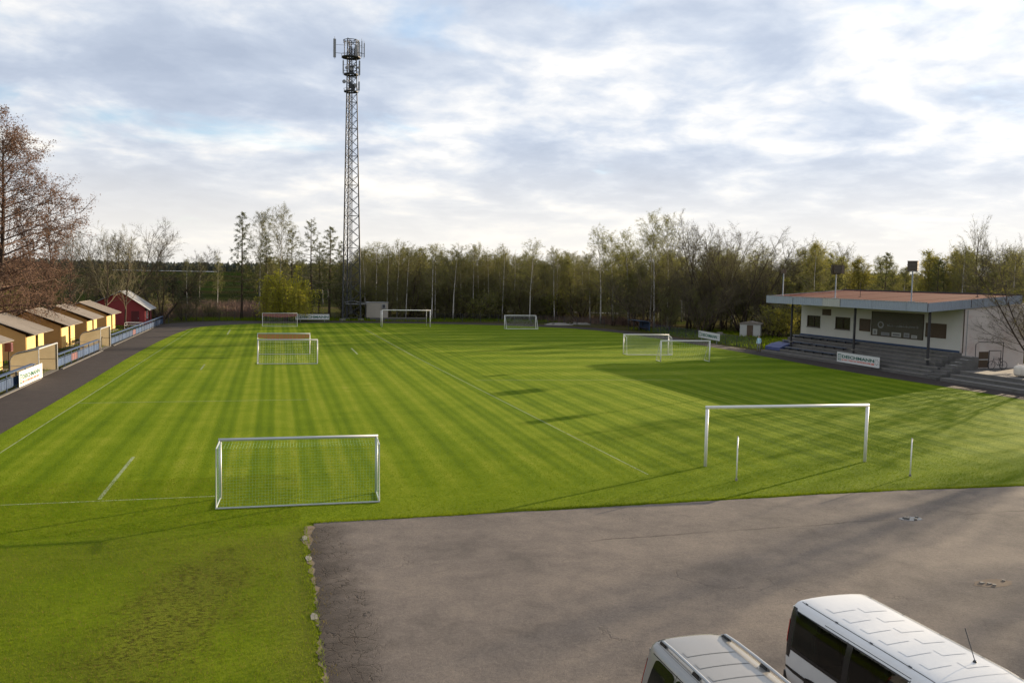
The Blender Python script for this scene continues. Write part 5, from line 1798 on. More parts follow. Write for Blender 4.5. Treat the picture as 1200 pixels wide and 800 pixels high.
# --- the long row at the far end
row = [(15.0, 147, 12.6, 'birch1'), (17.2, 150, 13.6, 'birch2'), (18.6, 147, 13.2, 'birch0'), (20.6, 149, 13.4, 'birch3'), (21.8, 146.6, 13.0, 'birch1'), (23.4, 150, 11.5, 'bare1'), (26.1, 145.0, 13.2, 'birch0'), (27.2, 148, 13.5, 'birch2'), (29.8, 145, 12.8, 'birch3'), (31.8, 148, 12.2, 'birch1'), (33.6, 146, 13.4, 'birch2'), (35.0, 148, 13.2, 'birch3'), (36.8, 147, 12.3, 'birch1'),
       (38.6, 145, 13.6, 'birch0'), (41.4, 147, 11.8, 'birch2'), (42.6, 141.5, 14.0, 'birch_green'), (44.4, 146, 11.6, 'birch3'), (46.8, 140.5, 13.3, 'birch1'), (48.0, 143, 12.4, 'birch2'), (49.8, 140, 12.6, 'fresh1'), (51.0, 143, 11.6, 'birch3'), (52.6, 138.5, 12.4, 'birch1')]
ORD = ['first', 'second', 'third', 'fourth', 'fifth', 'sixth', 'seventh', 'eighth', 'ninth', 'tenth', 'eleventh', 'twelfth', 'thirteenth', 'fourteenth', 'fifteenth', 'sixteenth', 'seventeenth', 'eighteenth', 'nineteenth', 'twentieth', 'twenty-first', 'twenty-second']
for k, (x, y, h, kd) in enumerate(row):
    tree(kd, x, y, h * 0.90, 'slim white trunked birch of the far row, %s counted rightwards from the mast' % ORD[k], 'birch_tree', group='birch row beyond the far end', wide=rng.uniform(0.85, 1.15))
for (x, y, h, w, lab) in ((53.0, 134.5, 14.6, 1.0, 'leftmost of three green tinted birches above the far shelter'), (55.6, 135.5, 13.8, 1.0, 'middle one of three green tinted birches above the far shelter'), (57.6, 133.5, 14.2, 1.05, 'rightmost of three green tinted birches above the far shelter')):
    tree('birch_green', x, y, h, lab, 'birch_tree', wide=w)
# second rank behind the birches and the understorey
r2 = random.Random(21)
for k in range(72):
    x = 13.5 + 0.66 * k + r2.uniform(-0.8, 0.8)
    y = 153 - 0.16 * max(0, x - 25) + r2.uniform(0, 22)
    kd = r2.choice(['under0', 'under0', 'under1', 'bare1', 'birch3', 'birch1', 'under0'])
    tree(kd, x, y, r2.uniform(8.5, 12.0), 'brown budding tree in the deep row behind the birches', 'woodland_tree', group='woodland behind the birch row', wide=r2.uniform(1.1, 1.5))
for k in range(34):
    x = 13.0 + 1.25 * k + r2.uniform(-0.6, 0.6)
    y = 147.5 - 0.2 * max(0, x - 25) + r2.uniform(-2, 4)
    tree(r2.choice(['shrub0', 'shrub1', 'under0', 'under0']), x, y, r2.uniform(4.0, 7.2), 'brown bushy understorey tree between the birch trunks', 'understorey_tree', group='understorey between the birches', wide=r2.uniform(0.95, 1.3))

# --- right back corner
tree('bare_multi2', 53.4, 118.2, 8.8, 'many stemmed spreading bush tree behind the dark shelter', 'bare_tree', wide=1.2)
tree('birch1', 58.8, 127.5, 14.0, 'brown budding conical birch left of the tall green birch', 'birch_tree', wide=1.1)
tree('birch_green', 57.0, 122.0, 16.2, 'tallest green birch in the right back corner, left part', 'birch_tree', wide=1.0)
tree('birch_green', 59.8, 123.0, 15.8, 'tallest green birch in the right back corner, right part', 'birch_tree', wide=0.95)
tree('bare2', 60.8, 118.5, 15.0, 'orange brown budding tree in front of the big bare one', 'deciduous_tree', wide=1.1)
tree('bare_multi', 62.6, 114.5, 16.8, 'biggest bare tree of the right back corner, upright stems', 'bare_tree', wide=0.95)
tree('bare_multi', 66.3, 112.0, 15.4, 'wide bare tree arching to the right beside the biggest one', 'bare_tree', wide=1.2, rz=2.0)
tree('bare_multi2', 58.5, 109.5, 8.0, 'low bare bush tree by the white outbuilding', 'bare_tree', wide=1.2)
for k, (x, y, h, kd) in enumerate([(55.5, 114, 6.5, 'under0'), (57.2, 117, 7.5, 'under0'), (59.8, 112.5, 6.5, 'under1'), (62.0, 119, 8.5, 'under0'), (64.5, 120, 8, 'under1'), (66.5, 116.5, 7, 'fresh1'), (69.5, 116, 8, 'under1'), (71.5, 112.5, 7.5, 'fresh1'), (68, 106, 5.5, 'shrub0'), (66.5, 101.5, 4.2, 'shrub_fresh'), (62, 128, 8, 'under1'), (66, 127, 8, 'fresh1'), (70, 124, 8, 'under1'), (55.5, 127, 9, 'under0'), (58, 132, 10, 'under0'), (53, 129, 8, 'under0'), (61.5, 135, 10, 'under1'), (65, 138, 9, 'fresh1'), (72.5, 105, 8, 'under1'), (70, 99, 6, 'under0')]):
    tree(kd, x, y, h, 'dark brown understorey tree in the right back corner wood', 'understorey_tree', group='understorey of the right back corner', wide=1.15)

# deeper ranks of the same wood: tall enough to shade the far half of the pitch
r5 = random.Random(55)
for k in range(40):
    x, y = 63 + r5.uniform(0, 34), 105 + r5.uniform(0, 62)
    if y < 105 + (x - 63) * 0.45:
        y += 18
    az, d = math.degrees(math.atan2(x, y)), math.hypot(x, y)
    h = min(14.0, 6.0 + d * r5.uniform(0.028, 0.045))
    tree(r5.choice(['birch_green', 'bare1', 'birch_green', 'fresh1', 'birch1', 'fresh1', 'birch3']), x, y, h, 'tall budding tree deep in the right back corner wood', 'woodland_tree', group='deep ranks of the right back corner wood', wide=r5.uniform(1.15, 1.5))

for k in range(12):
    az, d = R(r5.uniform(24.3, 32.6)), r5.uniform(130, 165)
    tree(r5.choice(['bare_multi', 'birch_green', 'birch1', 'bare2', 'bare_multi2', 'birch3']), d * math.sin(az), d * math.cos(az), r5.uniform(0.066, 0.086) * d, 'tall budding tree deep in the right back corner wood', 'woodland_tree', group='deep ranks of the right back corner wood', wide=r5.uniform(1.0, 1.25))

# --- wood behind the clubhouse
r3 = random.Random(33)
for k in range(64):
    x = 72 + r3.uniform(0, 62)
    y = 84 + r3.uniform(0, 52)
    az = math.degrees(math.atan2(x, y))
    d = math.hypot(x, y)
    if az < 31.5 or az > 51:
        continue
    h = (0.0185 + 0.020 * r3.random()) * d + 7.2
    kd = r3.choice(['birch_green', 'fresh1', 'birch0', 'fresh0', 'bare1', 'birch2', 'fresh1', 'larch0', 'under1'])
    tree(kd, x, y, h, 'budding olive green tree in the wood behind the clubhouse', 'woodland_tree', group='wood behind the clubhouse', wide=r3.uniform(0.95, 1.3))
for k, (x, y, h, kd, w, lab) in enumerate([(79, 112, 13.6, 'fresh0', 0.9, 'bright yellow green tree behind the left end of the club roof'), (93, 101, 12.6, 'fresh0', 0.9, 'bright yellow green slim tree behind the single floodlight'), (96, 99, 15.0, 'bare1', 0.8, 'tall bare poplar like tree right of the single floodlight, left twin'), (99.5, 98.5, 15.2, 'bare_multi', 0.55, 'tall bare poplar like tree right of the single floodlight, right twin'), (108, 97, 14.2, 'bare2', 0.8, 'bare round tree standing alone above the right roof end')]):
    tree(kd, x, y, h, lab, 'deciduous_tree' if 'fresh' in kd else 'bare_tree', wide=w)
for k, (x, y, h) in enumerate([(83, 84, 6.0), (88, 83, 6.6), (92, 80, 6.5), (78, 88, 5.8), (96, 78, 7.2), (74, 93, 5.6), (101, 84, 7.8)]):
    tree('shrub_fresh' if k % 2 else 'fresh0', x, y, h, 'yellow green bush just behind the clubhouse roof', 'bush', 'bush', group='yellow green bushes behind the clubhouse', wide=1.7)
tree('bare_multi', 60.4, 54.4, 12.0, 'bare tree at the right picture edge, branches hanging before the clubhouse end wall', 'bare_tree', wide=1.35, rz=1.2)
# trees further along that side throw the long streaks of shade over the near grass and the car park
for k, (x, y, h, kd) in enumerate([(66, 44, 15, 'bare2'), (73, 38, 17, 'bare1'), (64, 32, 14, 'bare1'), (80, 51, 17.0, 'bare0'), (70, 26.5, 15, 'bare2'), (86, 44, 18, 'bare_multi')]):
    tree(kd, x, y, h, 'bare roadside tree standing right of the clubhouse yard', 'bare_tree', group='roadside trees right of the yard', wide=0.9)

# ------------------------------------------------------------------ reeds, hedge grass, far woods
def blades(name, area, n, h0, h1, w, mat, seed, lean=0.25):
    """loose upright blades scattered over a polygonal test area"""
    q = random.Random(seed)
    m = MB()
    (x0, x1, y0, y1, test) = area
    c = 0
    while c < n:
        x, y = q.uniform(x0, x1), q.uniform(y0, y1)
        if test and not test(x, y):
            continue
        c += 1
        a = q.uniform(0, 2 * PI)
        h = q.uniform(h0, h1)
        dx, dy = math.cos(a) * w, math.sin(a) * w
        lx, ly = q.gauss(0, lean) * h, q.gauss(0, lean) * h
        m.face((x - dx, y - dy, -0.03), (x + dx, y + dy, -0.03), (x + lx, y + ly, h))
    o = m.build(name, mat)
    return tag(o, kind='stuff')


def patchy(x, y):
    return math.sin(x * 0.31 + 1.3) + math.sin(y * 0.23 + x * 0.11) > -0.6


blades('dry_reeds', (-34, 6, 146, 205, patchy), 16000, 0.7, 1.8, 0.05, 'reed_straw', 5)
blades('dry_reeds', (38, 62, 124, 150, lambda x, y: y > 190 - 1.15 * x + 3), 4500, 0.4, 1.3, 0.05, 'reed_straw', 6)
blades('rough_grass', (-15, 50, 139.2, 147, lambda x, y: y > 139.5 - max(0, x - 20) * 0.35), 9000, 0.15, 0.5, 0.04, 'blade', 7)
blades('rough_grass', (-21, -16.1, 44, 128, lambda x, y: (y % 11.7) > 6.2 or x > -18.3), 7000, 0.08, 0.25, 0.03, 'blade', 8)
blades('rough_grass', (52.2, 66, 84, 122, None), 7000, 0.12, 0.45, 0.04, 'blade', 9)


def far_woods():
    q = random.Random(4)
    m = MB()
    for k in range(5200):
        a = R(q.uniform(-62, 78))
        d = q.uniform(1020, 1180)
        x, y = d * math.sin(a), d * math.cos(a)
        z = terrain_h(d) - 0.5
        h = q.uniform(9.0, 13.0) * (1 + 0.12 * math.sin(a * 13)) * (1.12 if q.random() < 0.06 else 1)
        w = q.uniform(2.2, 4.2)
        n = 5
        ring = [(x + w * math.cos(2 * PI * j / n + k), y + w * math.sin(2 * PI * j / n + k)) for j in range(n)]
        zz = [z + h * q.uniform(0.45, 0.75) for _ in range(n)]
        for j in range(n):
            j2 = (j + 1) % n
            m.face((*ring[j], z), (*ring[j2], z), (ring[j2][0], ring[j2][1], zz[j2]), (ring[j][0], ring[j][1], zz[j]))
            m.face((ring[j][0], ring[j][1], zz[j]), (ring[j2][0], ring[j2][1], zz[j2]), (x, y, z + h))
    tag(m.build('far_forest', 'far_trees'), kind='stuff')


far_woods()


def mid_woods():
    """the dense wood a field's width behind the birches"""
    q = random.Random(8)
    kinds = ['under0', 'under1', 'bare1', 'birch1', 'larch1', 'fresh1']
    for k in range(170):
        a = R(-1.0 + 42.0 * k / 170 + q.uniform(-0.3, 0.3))
        d = q.uniform(215, 330)
        kd = q.choice(kinds)
        x, y = d * math.sin(a), d * math.cos(a)
        tree(kd, x, y, q.uniform(9.5, 12.5), 'dark tree of the wood on the other side of the field', 'woodland_tree', group='wood beyond the field', wide=q.uniform(1.2, 1.6))


mid_woods()
# pale sheeted field strip far away on the left and pale road strip behind the birches
for (a0, a1, d0, d1, nm) in ((-9.5, -3.5, 800, 850, 'sheeted_field'),):
    v = []
    n = 14
    for k in range(n + 1):
        a = R(a0 + (a1 - a0) * k / n)
        for d in (d0, d1):
            v.append((d * math.sin(a), d * math.cos(a), terrain_h(d) + 0.6))
    f = [(2 * k, 2 * k + 2, 2 * k + 3, 2 * k + 1) for k in range(n)]
    me = bpy.data.meshes.new(nm)
    me.from_pydata(v, [], f)
    me.materials.append(MATS['greenhouse_sheet'])
    me.update()
    if me.polygons[0].normal.z < 0:
        me.flip_normals()
    tag(put(nm, me), kind='structure')
sheet('far_road', [(14, 190), (72, 172), (73, 176), (14, 194.5)], 0.05, 'concrete')
#==VANS==
# ------------------------------------------------------------------ parked vans
class Body:
    """lofted car shell: half profile (x, z) from the floor centre to the roof centre, swept along y (0 = rear)"""
    def __init__(s, prof, belt, st):
        s.prof, s.belt, s.st = prof, belt, st
        s.zb = prof[belt][1]

    def lerp(s, y):
        st = s.st
        if y <= st[0][0]:
            return st[0][1:]
        for a, b in zip(st[:-1], st[1:]):
            if a[0] <= y <= b[0]:
                u = (y - a[0]) / (b[0] - a[0])
                return tuple(p + (q - p) * u for p, q in zip(a[1:], b[1:]))
        return st[-1][1:]

    def ring(s, y):
        kx, kz, kl = s.lerp(y)
        out = []
        for i, (x, z) in enumerate(s.prof):
            if z > s.zb:
                zz = s.zb + (z - s.zb) * kz
                full = s.prof[s.belt][0] * 0.93 * (x / s.prof[s.belt + 1][0]) ** 0.55
                w = max(0.0, min(1.0, (0.75 - kz) / 0.6))
                xx = x * (1 - w) + min(full, s.prof[s.belt][0]) * w * (x / max(1e-6, x) if x > 0 else 0)
                if w > 0:
                    xx = min(xx, s.prof[s.belt][0] * (1.0 - 0.35 * max(0, (i - s.belt - 3)) / (len(s.prof) - s.belt - 4) * 1.0)) if i < len(s.prof) - 1 else 0
            else:
                zz = s.zb + (z - s.zb) * kl
                xx = x
            out.append((xx * kx, zz))
        return out

    def at(s, y, t, side, off=0.0):
        r = s.ring(y)
        i = min(int(t), len(r) - 2)
        u = t - i
        x = r[i][0] + (r[i + 1][0] - r[i][0]) * u
        z = r[i][1] + (r[i + 1][1] - r[i][1]) * u
        dx, dz = r[i + 1][0] - r[i][0], r[i + 1][1] - r[i][1]
        l = math.hypot(dx, dz) or 1
        return (side * (x + dz / l * off), y, z - dx / l * off)

    def shell(s, name, mat, parent, sub=2, holes=(), extra=()):
        ys = list(extra)
        for a, b in zip(s.st[:-1], s.st[1:]):
            for k in range(sub):
                ys.append(a[0] + (b[0] - a[0]) * k / sub)
        ys.append(s.st[-1][0])
        ys = sorted(set(round(y, 4) for y in ys))
        n = len(s.prof)
        v, f = [], []
        for y in ys:
            r = s.ring(y)
            v += [(x, y, z) for x, z in r]
            v += [(-x, y, z) for x, z in reversed(r[1:-1])]
        m = 2 * n - 2
        for k in range(len(ys) - 1):
            ym = (ys[k] + ys[k + 1]) / 2
            for j in range(m):
                jj = j if j < n - 1 else m - 1 - j
                if any(a < ym < b and i0 <= jj < i1 for a, b, i0, i1 in holes):
                    continue
                f.append((k * m + j, k * m + (j + 1) % m, (k + 1) * m + (j + 1) % m, (k + 1) * m + j))
        f.append(tuple(range(m)))
        f.append(tuple((len(ys) - 1) * m + j for j in reversed(range(m))))
        me = bpy.data.meshes.new(name)
        me.from_pydata(v, [], f)
        bm = bmesh.new()
        bm.from_mesh(me)
        bmesh.ops.recalc_face_normals(bm, faces=bm.faces[:])
        bm.to_mesh(me)
        bm.free()
        me.materials.append(MATS[mat])
        me.polygons.foreach_set('use_smooth', [len(p.vertices) == 4 for p in me.polygons])
        me.update()
        return put(name, me, parent)

    def patch(s, name, mat, parent, side, y0, y1, t0, t1, off=0.006, nu=14, nv=5, rnd=0.10, skew=(0, 0), smooth=True):
        """a panel lying on the shell with rounded corners"""
        v, f = [], []
        for a in range(nu + 1):
            u = a / nu
            e = min(u, 1 - u) / max(rnd, 1e-6)
            k = 1.0 if e >= 1 or rnd == 0 else 0.72 + 0.28 * math.sqrt(max(0, 1 - (1 - e) ** 2))
            for b in range(nv + 1):
                w = b / nv
                w = 0.5 + (w - 0.5) * k
                y = y0 + (y1 - y0) * u + skew[0] * w * (1 - u) + skew[1] * w * u
                v.append(s.at(y, t0 + (t1 - t0) * w, side, off))
        for a in range(nu):
            for b in range(nv):
                i = a * (nv + 1) + b
                q = (i, i + 1, i + nv + 2, i + nv + 1)
                f.append(q if side < 0 else q[::-1])
        me = bpy.data.meshes.new(name)
        me.from_pydata(v, [], f)
        me.materials.append(MATS[mat])
        me.polygons.foreach_set('use_smooth', [smooth] * len(f))
        me.update()
        return put(name, me, parent)


def wheel(parent, x, y, r, w, side):
    m = MB()
    n = 28
    prof = [(r * 0.62, -w / 2), (r * 0.94, -w / 2), (r, -w * 0.32), (r, w * 0.32), (r * 0.94, w / 2), (r * 0.62, w / 2)]
    for k in range(n):
        a, b = 2 * PI * k / n, 2 * PI * (k + 1) / n
        for (ra, xa), (rb, xb) in zip(prof[:-1], prof[1:]):
            m.face((xa, ra * math.cos(a), ra * math.sin(a)), (xb, rb * math.cos(a), rb * math.sin(a)), (xb, rb * math.cos(b), rb * math.sin(b)), (xa, ra * math.cos(b), ra * math.sin(b)))
    wh = m.build('wheel', 'rubber', parent, (x, y, r), smooth=True)
    m = MB()
    xo = side * w * 0.42
    for k in range(5):
        a = 2 * PI * k / 5
        m.face((xo, 0.05 * math.cos(a - 0.8), 0.05 * math.sin(a - 0.8)), (xo, r * 0.6 * math.cos(a - 0.22), r * 0.6 * math.sin(a - 0.22)), (xo, r * 0.6 * math.cos(a + 0.22), r * 0.6 * math.sin(a + 0.22)), (xo, 0.05 * math.cos(a + 0.8), 0.05 * math.sin(a + 0.8)))
    m.face(*[(xo + side * 0.01, 0.09 * math.cos(2 * PI * k / 10), 0.09 * math.sin(2 * PI * k / 10)) for k in range(10)])
    m.face(*[(xo - side * 0.06, r * 0.62 * math.cos(2 * PI * k / 20), r * 0.62 * math.sin(2 * PI * k / 20)) for k in range(20)])
    m.build('rim', 'rim_alloy', wh)
    return wh


def white_van():
    t = thing('parked_van', 'white passenger van with dark side windows and roof aerial, the right hand of two', 'van', (9.84, 13.16, 0.014), PI + R(1.2), scale=(1, 1, 0.962))
    prof = [(0, .30), (.78, .29), (.90, .37), (.945, .58), (.956, .85), (.948, 1.10), (.925, 1.32), (.890, 1.56), (.862, 1.69), (.835, 1.78), (.795, 1.85), (.735, 1.895), (.66, 1.918), (.44, 1.938), (.22, 1.948), (0, 1.951)]
    st = [(0, .925, .955, 1), (.03, .955, .985, 1), (.09, .975, .997, 1), (.25, .99, 1, 1), (.8, 1, 1, 1), (1.6, 1, 1, 1), (2.4, 1, 1, 1), (3.2, 1, .995, 1), (3.65, 1, .955, 1), (3.95, 1, .72, 1), (4.25, .995, .42, 1), (4.5, .985, .16, 1), (4.85, .95, .06, .98), (5.1, .88, .02, .95), (5.2, .80, .0, .9)]
    B = Body(prof, 5, st)
    B.shell('body', 'van_white', t, 3, [(0.22, 1.60, 5, 9), (1.70, 2.92, 5, 9)], (0.22, 1.60, 1.70, 2.92))
    # what shows through the glass: lining, seats with head rests
    MB().box(-0.86, 0.86, 0.10, 3.9, 0.50, 0.56).build('cabin_floor', 'cabin_lining', t)
    for k, yy in enumerate((0.62, 1.45, 2.30)):
        for xx in (-0.52, 0.0, 0.52):
            sb = MB().prism([(yy, 0.9), (yy + 0.12, 0.9), (yy + 0.02, 1.46), (yy - 0.08, 1.46)], xx - 0.23, xx + 0.23, 'x').build('seat_back', 'seat_cloth', t)
            MB().box(xx - 0.24, xx + 0.24, yy + 0.05, yy + 0.5, 0.78, 0.92).build('seat_cushion', 'seat_cloth', sb)
            MB().prism([(yy - 0.10, 1.50), (yy - 0.01, 1.50), (yy - 0.02, 1.66), (yy - 0.09, 1.66)], xx - 0.12, xx + 0.12, 'x').build('head_rest', 'seat_cloth', sb)
        MB().box(-0.76, 0.76, yy + 0.05, yy + 0.45, 0.56, 0.775).build('seat_base', 'cabin_lining', t)
    # x is the van's left when it drives towards the viewer's right: side +1 is seen from the camera
    for side in (1, -1):
        B.patch('side_window', 'tinted_glass', t, side, 0.20, 1.62, 5.0, 9.0, 0.005, 16, 6, 0.0)
        B.patch('side_window', 'tinted_glass', t, side, 1.68, 2.93, 5.0, 9.0, 0.005, 16, 6, 0.0)
        B.patch('window_rubber', 'van_black', t, side, 0.18, 2.96, 8.93, 9.1, 0.008, 20, 1, 0.0)
        B.patch('window_post', 'van_black', t, side, 1.58, 1.72, 5.05, 8.98, 0.008, 2, 6, 0.0)
        B.patch('door_window', 'car_glass', t, side, 3.02, 3.95, 5.2, 8.5, 0.006, 12, 5, 0.10, (0, -0.35))
        B.patch('belt_strip', 'van_black', t, side, 0.06, 2.97, 4.85, 5.13, 0.008, 20, 2, 0.01)
        B.patch('pillar', 'van_black', t, side, 0.0, 0.205, 4.2, 9.6, 0.004, 5, 12, 0.01)
        B.patch('sill_trim', 'van_black', t, side, 0.5, 4.2, 1.6, 2.7, 0.006, 16, 2, 0.02)
        B.patch('rub_strip', 'van_black', t, side, 0.05, 4.3, 3.3, 3.55, 0.012, 16, 2, 0.02)
        for (y0, y1) in ((2.955, 2.968), (1.56, 1.568), (4.02, 4.03)):
            B.patch('door_seam', 'van_black', t, side, y0, y1, 2.8, 9.3, 0.003, 1, 14, 0.0)
        B.patch('roof_gutter', 'van_black', t, side, 0.12, 3.55, 11.55, 11.68, 0.004, 24, 1, 0.0)
        B.patch('roof_flange', 'van_white', t, side, 0.10, 3.6, 11.72, 11.95, 0.012, 24, 1, 0.01)
        for yy in (0.22, 1.05, 1.9, 2.75, 3.45):
            B.patch('roof_clip', 'van_black', t, side, yy, yy + 0.07, 11.45, 11.85, 0.014, 2, 1, 0.0)
        B.patch('sliding_door_rail', 'van_black', t, side, 0.95, 2.96, 9.55, 9.68, 0.004, 16, 1, 0.0)
        tl = B.patch('tail_lamp', 'tail_red', t, side, 0.0, 0.06, 5.2, 7.2, 0.012, 4, 8, 0.02)
        B.patch('wheel_arch', 'van_black', t, side, 0.62, 1.46, 1.6, 3.75, 0.004, 14, 4, 0.5)
        B.patch('wheel_arch', 'van_black', t, side, 3.82, 4.66, 1.6, 3.75, 0.004, 14, 4, 0.5)
        wheel(t, side * 0.86, 1.04, 0.335, 0.22, side)
        wheel(t, side * 0.86, 4.24, 0.335, 0.22, side)
        B.patch('headlight', 'lamp_clear', t, side, 4.62, 5.06, 3.9, 5.1, 0.008, 8, 4, 0.3)
        mi = MB().box(side * 0.97 if side > 0 else side * 1.17, side * 1.17 if side > 0 else side * 0.97, 3.85, 3.98, 1.08, 1.34).build('mirror', 'van_black', t)
        MB().box(min(side * 0.99, side * 1.15), max(side * 0.99, side * 1.15), 3.84, 3.849, 1.11, 1.31).build('mirror_glass', 'rim_alloy', mi)
        # pressed roof panels, staggered either side of the middle
        for k in range(6):
            yy = 0.55 + 0.44 * k + (0.14 if side < 0 else 0.0)
            a, b = (12.75, 14.80 - 0.15 * (k % 2))
            B.patch('roof_rib', 'van_white', t, side, yy, yy + 0.20, a, b, 0.004, 3, 10, 0.0, smooth=False)
            B.patch('rib_shade', 'fascia_blue', t, side, yy + 0.201, yy + 0.211, a, b, 0.003, 1, 10, 0.0)  # darker strip painted in for the shading beside each rib
    for (a, b) in ((3.32, 3.335),):
        for side in (1, -1):
            B.patch('roof_seam', 'fascia_blue', t, side, a, b, 11.8, 14.999, 0.003, 1, 12, 0.0)
    # windscreen
    m = MB()
    n = 8
    for k in range(6):
        ya, yb = 3.72 + 0.11 * k, 3.72 + 0.11 * (k + 1)
        for side in (1, -1):
            for j in range(n):
                ta, tb = 9.2 + (15 - 9.2) * j / n, 9.2 + (15 - 9.2) * (j + 1) / n
                q = [B.at(ya, min(ta, 14.999), side, 0.006), B.at(yb, min(ta, 14.999), side, 0.006), B.at(yb, min(tb, 14.999), side, 0.006), B.at(ya, min(tb, 14.999), side, 0.006)]
                m.face(*(q if side > 0 else q[::-1]))
    m.build('windscreen', 'car_glass', t)
    # rear doors
    for side in (1, -1):
        x0, x1 = (0.03, 0.70) if side > 0 else (-0.70, -0.03)
        d = MB().box(x0 - 0.015, x1 + 0.06 * side if side > 0 else x1, -0.022, -0.003, 0.55, 1.80).build('rear_door', 'van_white', t)
        MB().box(x0 + 0.05, x1 - 0.05, -0.031, -0.023, 1.18, 1.70).build('glass', 'car_glass', d)
    MB().box(-0.26, 0.26, -0.034, -0.0225, 0.72, 0.84).build('number_plate', 'white_board', t)
    MB().box(-0.86, 0.86, -0.09, 0.06, 0.30, 0.53).build('rear_bumper', 'van_black', t)
    MB().box(-0.70, 0.70, 5.1, 5.26, 0.30, 0.60).build('front_bumper', 'van_white', t)
    MB().box(-0.45, 0.45, 5.18, 5.225, 0.62, 0.80).build('grille', 'van_black', t)
    zt = B.at(2.95, 13.3, -1)[2]
    a = MB().tube([(-0.36, 2.95, zt - 0.01), (-0.36, 2.95, zt + 0.035)], [0.04, 0.02], 8).build('aerial', 'van_black', t)
    MB().tube([(-0.36, 2.95, zt + 0.03), (-0.37, 2.72, zt + 0.46)], 0.007, 5).build('aerial_rod', 'van_black', a)


def silver_van():
    t = thing('parked_van', 'silver grey estate van with aluminium roof rails, the smaller one', 'van', (6.47, 12.22, 0.014), PI + R(0.3), scale=(1, 1, 1.03))
    prof = [(0, .27), (.72, .26), (.83, .34), (.875, .54), (.885, .78), (.875, 1.02), (.830, 1.24), (.770, 1.46), (.735, 1.58), (.705, 1.66), (.665, 1.72), (.61, 1.757), (.54, 1.778), (.36, 1.798), (.18, 1.806), (0, 1.808)]
    st = [(0, .90, .93, 1), (.03, .935, .965, 1), (.10, .965, .985, 1), (.28, .985, .997, 1), (.8, 1, 1, 1), (1.5, 1, 1, 1), (2.2, 1, .995, 1), (2.7, 1, .95, 1), (3.0, 1, .72, 1), (3.3, .995, .40, 1), (3.55, .98, .15, 1), (3.9, .95, .06, .98), (4.2, .88, .02, .95), (4.32, .78, .0, .9)]
    B = Body(prof, 5, st)
    B.shell('body', 'van_silver', t, 3)
    for side in (1, -1):
        B.patch('side_window', 'car_glass', t, side, 0.26, 1.02, 5.2, 8.6, 0.006, 12, 6, 0.22, (0.12, 0))
        B.patch('side_window', 'car_glass', t, side, 1.08, 1.95, 5.2, 8.6, 0.006, 12, 6, 0.08)
        B.patch('door_window', 'car_glass', t, side, 2.03, 3.0, 5.2, 8.4, 0.006, 12, 5, 0.10, (0, -0.45))
        B.patch('window_rubber', 'van_black', t, side, 0.22, 2.95, 8.72, 8.86, 0.005, 20, 1, 0.0)
        for (y0, y1) in ((1.045, 1.053), (1.985, 1.993), (3.05, 3.058)):
            B.patch('door_seam', 'van_black', t, side, y0, y1, 2.8, 9.0, 0.003, 1, 14, 0.0)
        B.patch('rub_strip', 'van_black', t, side, 0.05, 3.5, 3.3, 3.6, 0.012, 16, 2, 0.02)
        B.patch('tail_lamp', 'tail_red', t, side, 0.0, 0.05, 4.9, 7.4, 0.010, 4, 8, 0.02)
        B.patch('wheel_arch', 'van_black', t, side, 0.40, 1.16, 1.6, 3.8, 0.004, 14, 4, 0.5)
        B.patch('wheel_arch', 'van_black', t, side, 3.06, 3.82, 1.6, 3.8, 0.004, 14, 4, 0.5)
        wheel(t, side * 0.79, 0.78, 0.31, 0.2, side)
        wheel(t, side * 0.79, 3.44, 0.31, 0.2, side)
        B.patch('headlight', 'lamp_clear', t, side, 3.7, 4.16, 4.0, 5.1, 0.008, 8, 4, 0.3)
        mi = MB().box(min(side * 0.9, side * 1.08), max(side * 0.9, side * 1.08), 2.9, 3.02, 1.0, 1.18).build('mirror', 'van_silver', t)
        # roof rail on three black feet
        r0 = [B.at(y, 11.7, side, 0.0) for y in (0.14, 0.26, 0.6, 1.1, 1.6, 2.1, 2.34, 2.46)]
        hz = (0.012, 0.055, 0.07, 0.075, 0.075, 0.07, 0.05, 0.012)
        rail = MB().tube([(p[0], p[1], p[2] + h) for p, h in zip(r0, hz)], [0.016, 0.022, 0.024, 0.024, 0.024, 0.024, 0.022, 0.016], 8).build('roof_rail', 'goal_alu', t, smooth=True)
        for y in (0.16, 1.25, 2.2):
            p = B.at(y + 0.10, 11.7, side, 0.0)
            MB().prism([(y, p[2] - 0.02), (y + 0.24, p[2] - 0.02), (y + 0.19, p[2] + 0.052), (y + 0.05, p[2] + 0.052)], p[0] - 0.026, p[0] + 0.026, 'x').build('rail_foot', 'van_black', rail)
        B.patch('roof_gutter', 'van_black', t, side, 0.12, 2.5, 11.02, 11.10, 0.003, 20, 1, 0.0)
        for k in range(4):
            yy = 0.62 + 0.40 * k
            B.patch('roof_rib', 'van_silver', t, side, yy, yy + 0.17, 12.7, 14.999, 0.006, 3, 10, 0.0, smooth=False)
            B.patch('rib_shade', 'steel_grey', t, side, yy + 0.171, yy + 0.179, 12.7, 14.999, 0.004, 1, 10, 0.0)  # shade line along the rib, drawn as a darker strip
        B.patch('roof_cap', 'van_black', t, side, 0.05, 0.085, 11.3, 12.5, 0.006, 1, 4, 0.0)
    m = MB()
    n = 8
    for k in range(5):
        ya, yb = 2.76 + 0.12 * k, 2.76 + 0.12 * (k + 1)
        for side in (1, -1):
            for j in range(n):
                ta, tb = 9.2 + (15 - 9.2) * j / n, min(14.999, 9.2 + (15 - 9.2) * (j + 1) / n)
                q = [B.at(ya, ta, side, 0.006), B.at(yb, ta, side, 0.006), B.at(yb, tb, side, 0.006), B.at(ya, tb, side, 0.006)]
                m.face(*(q if side > 0 else q[::-1]))
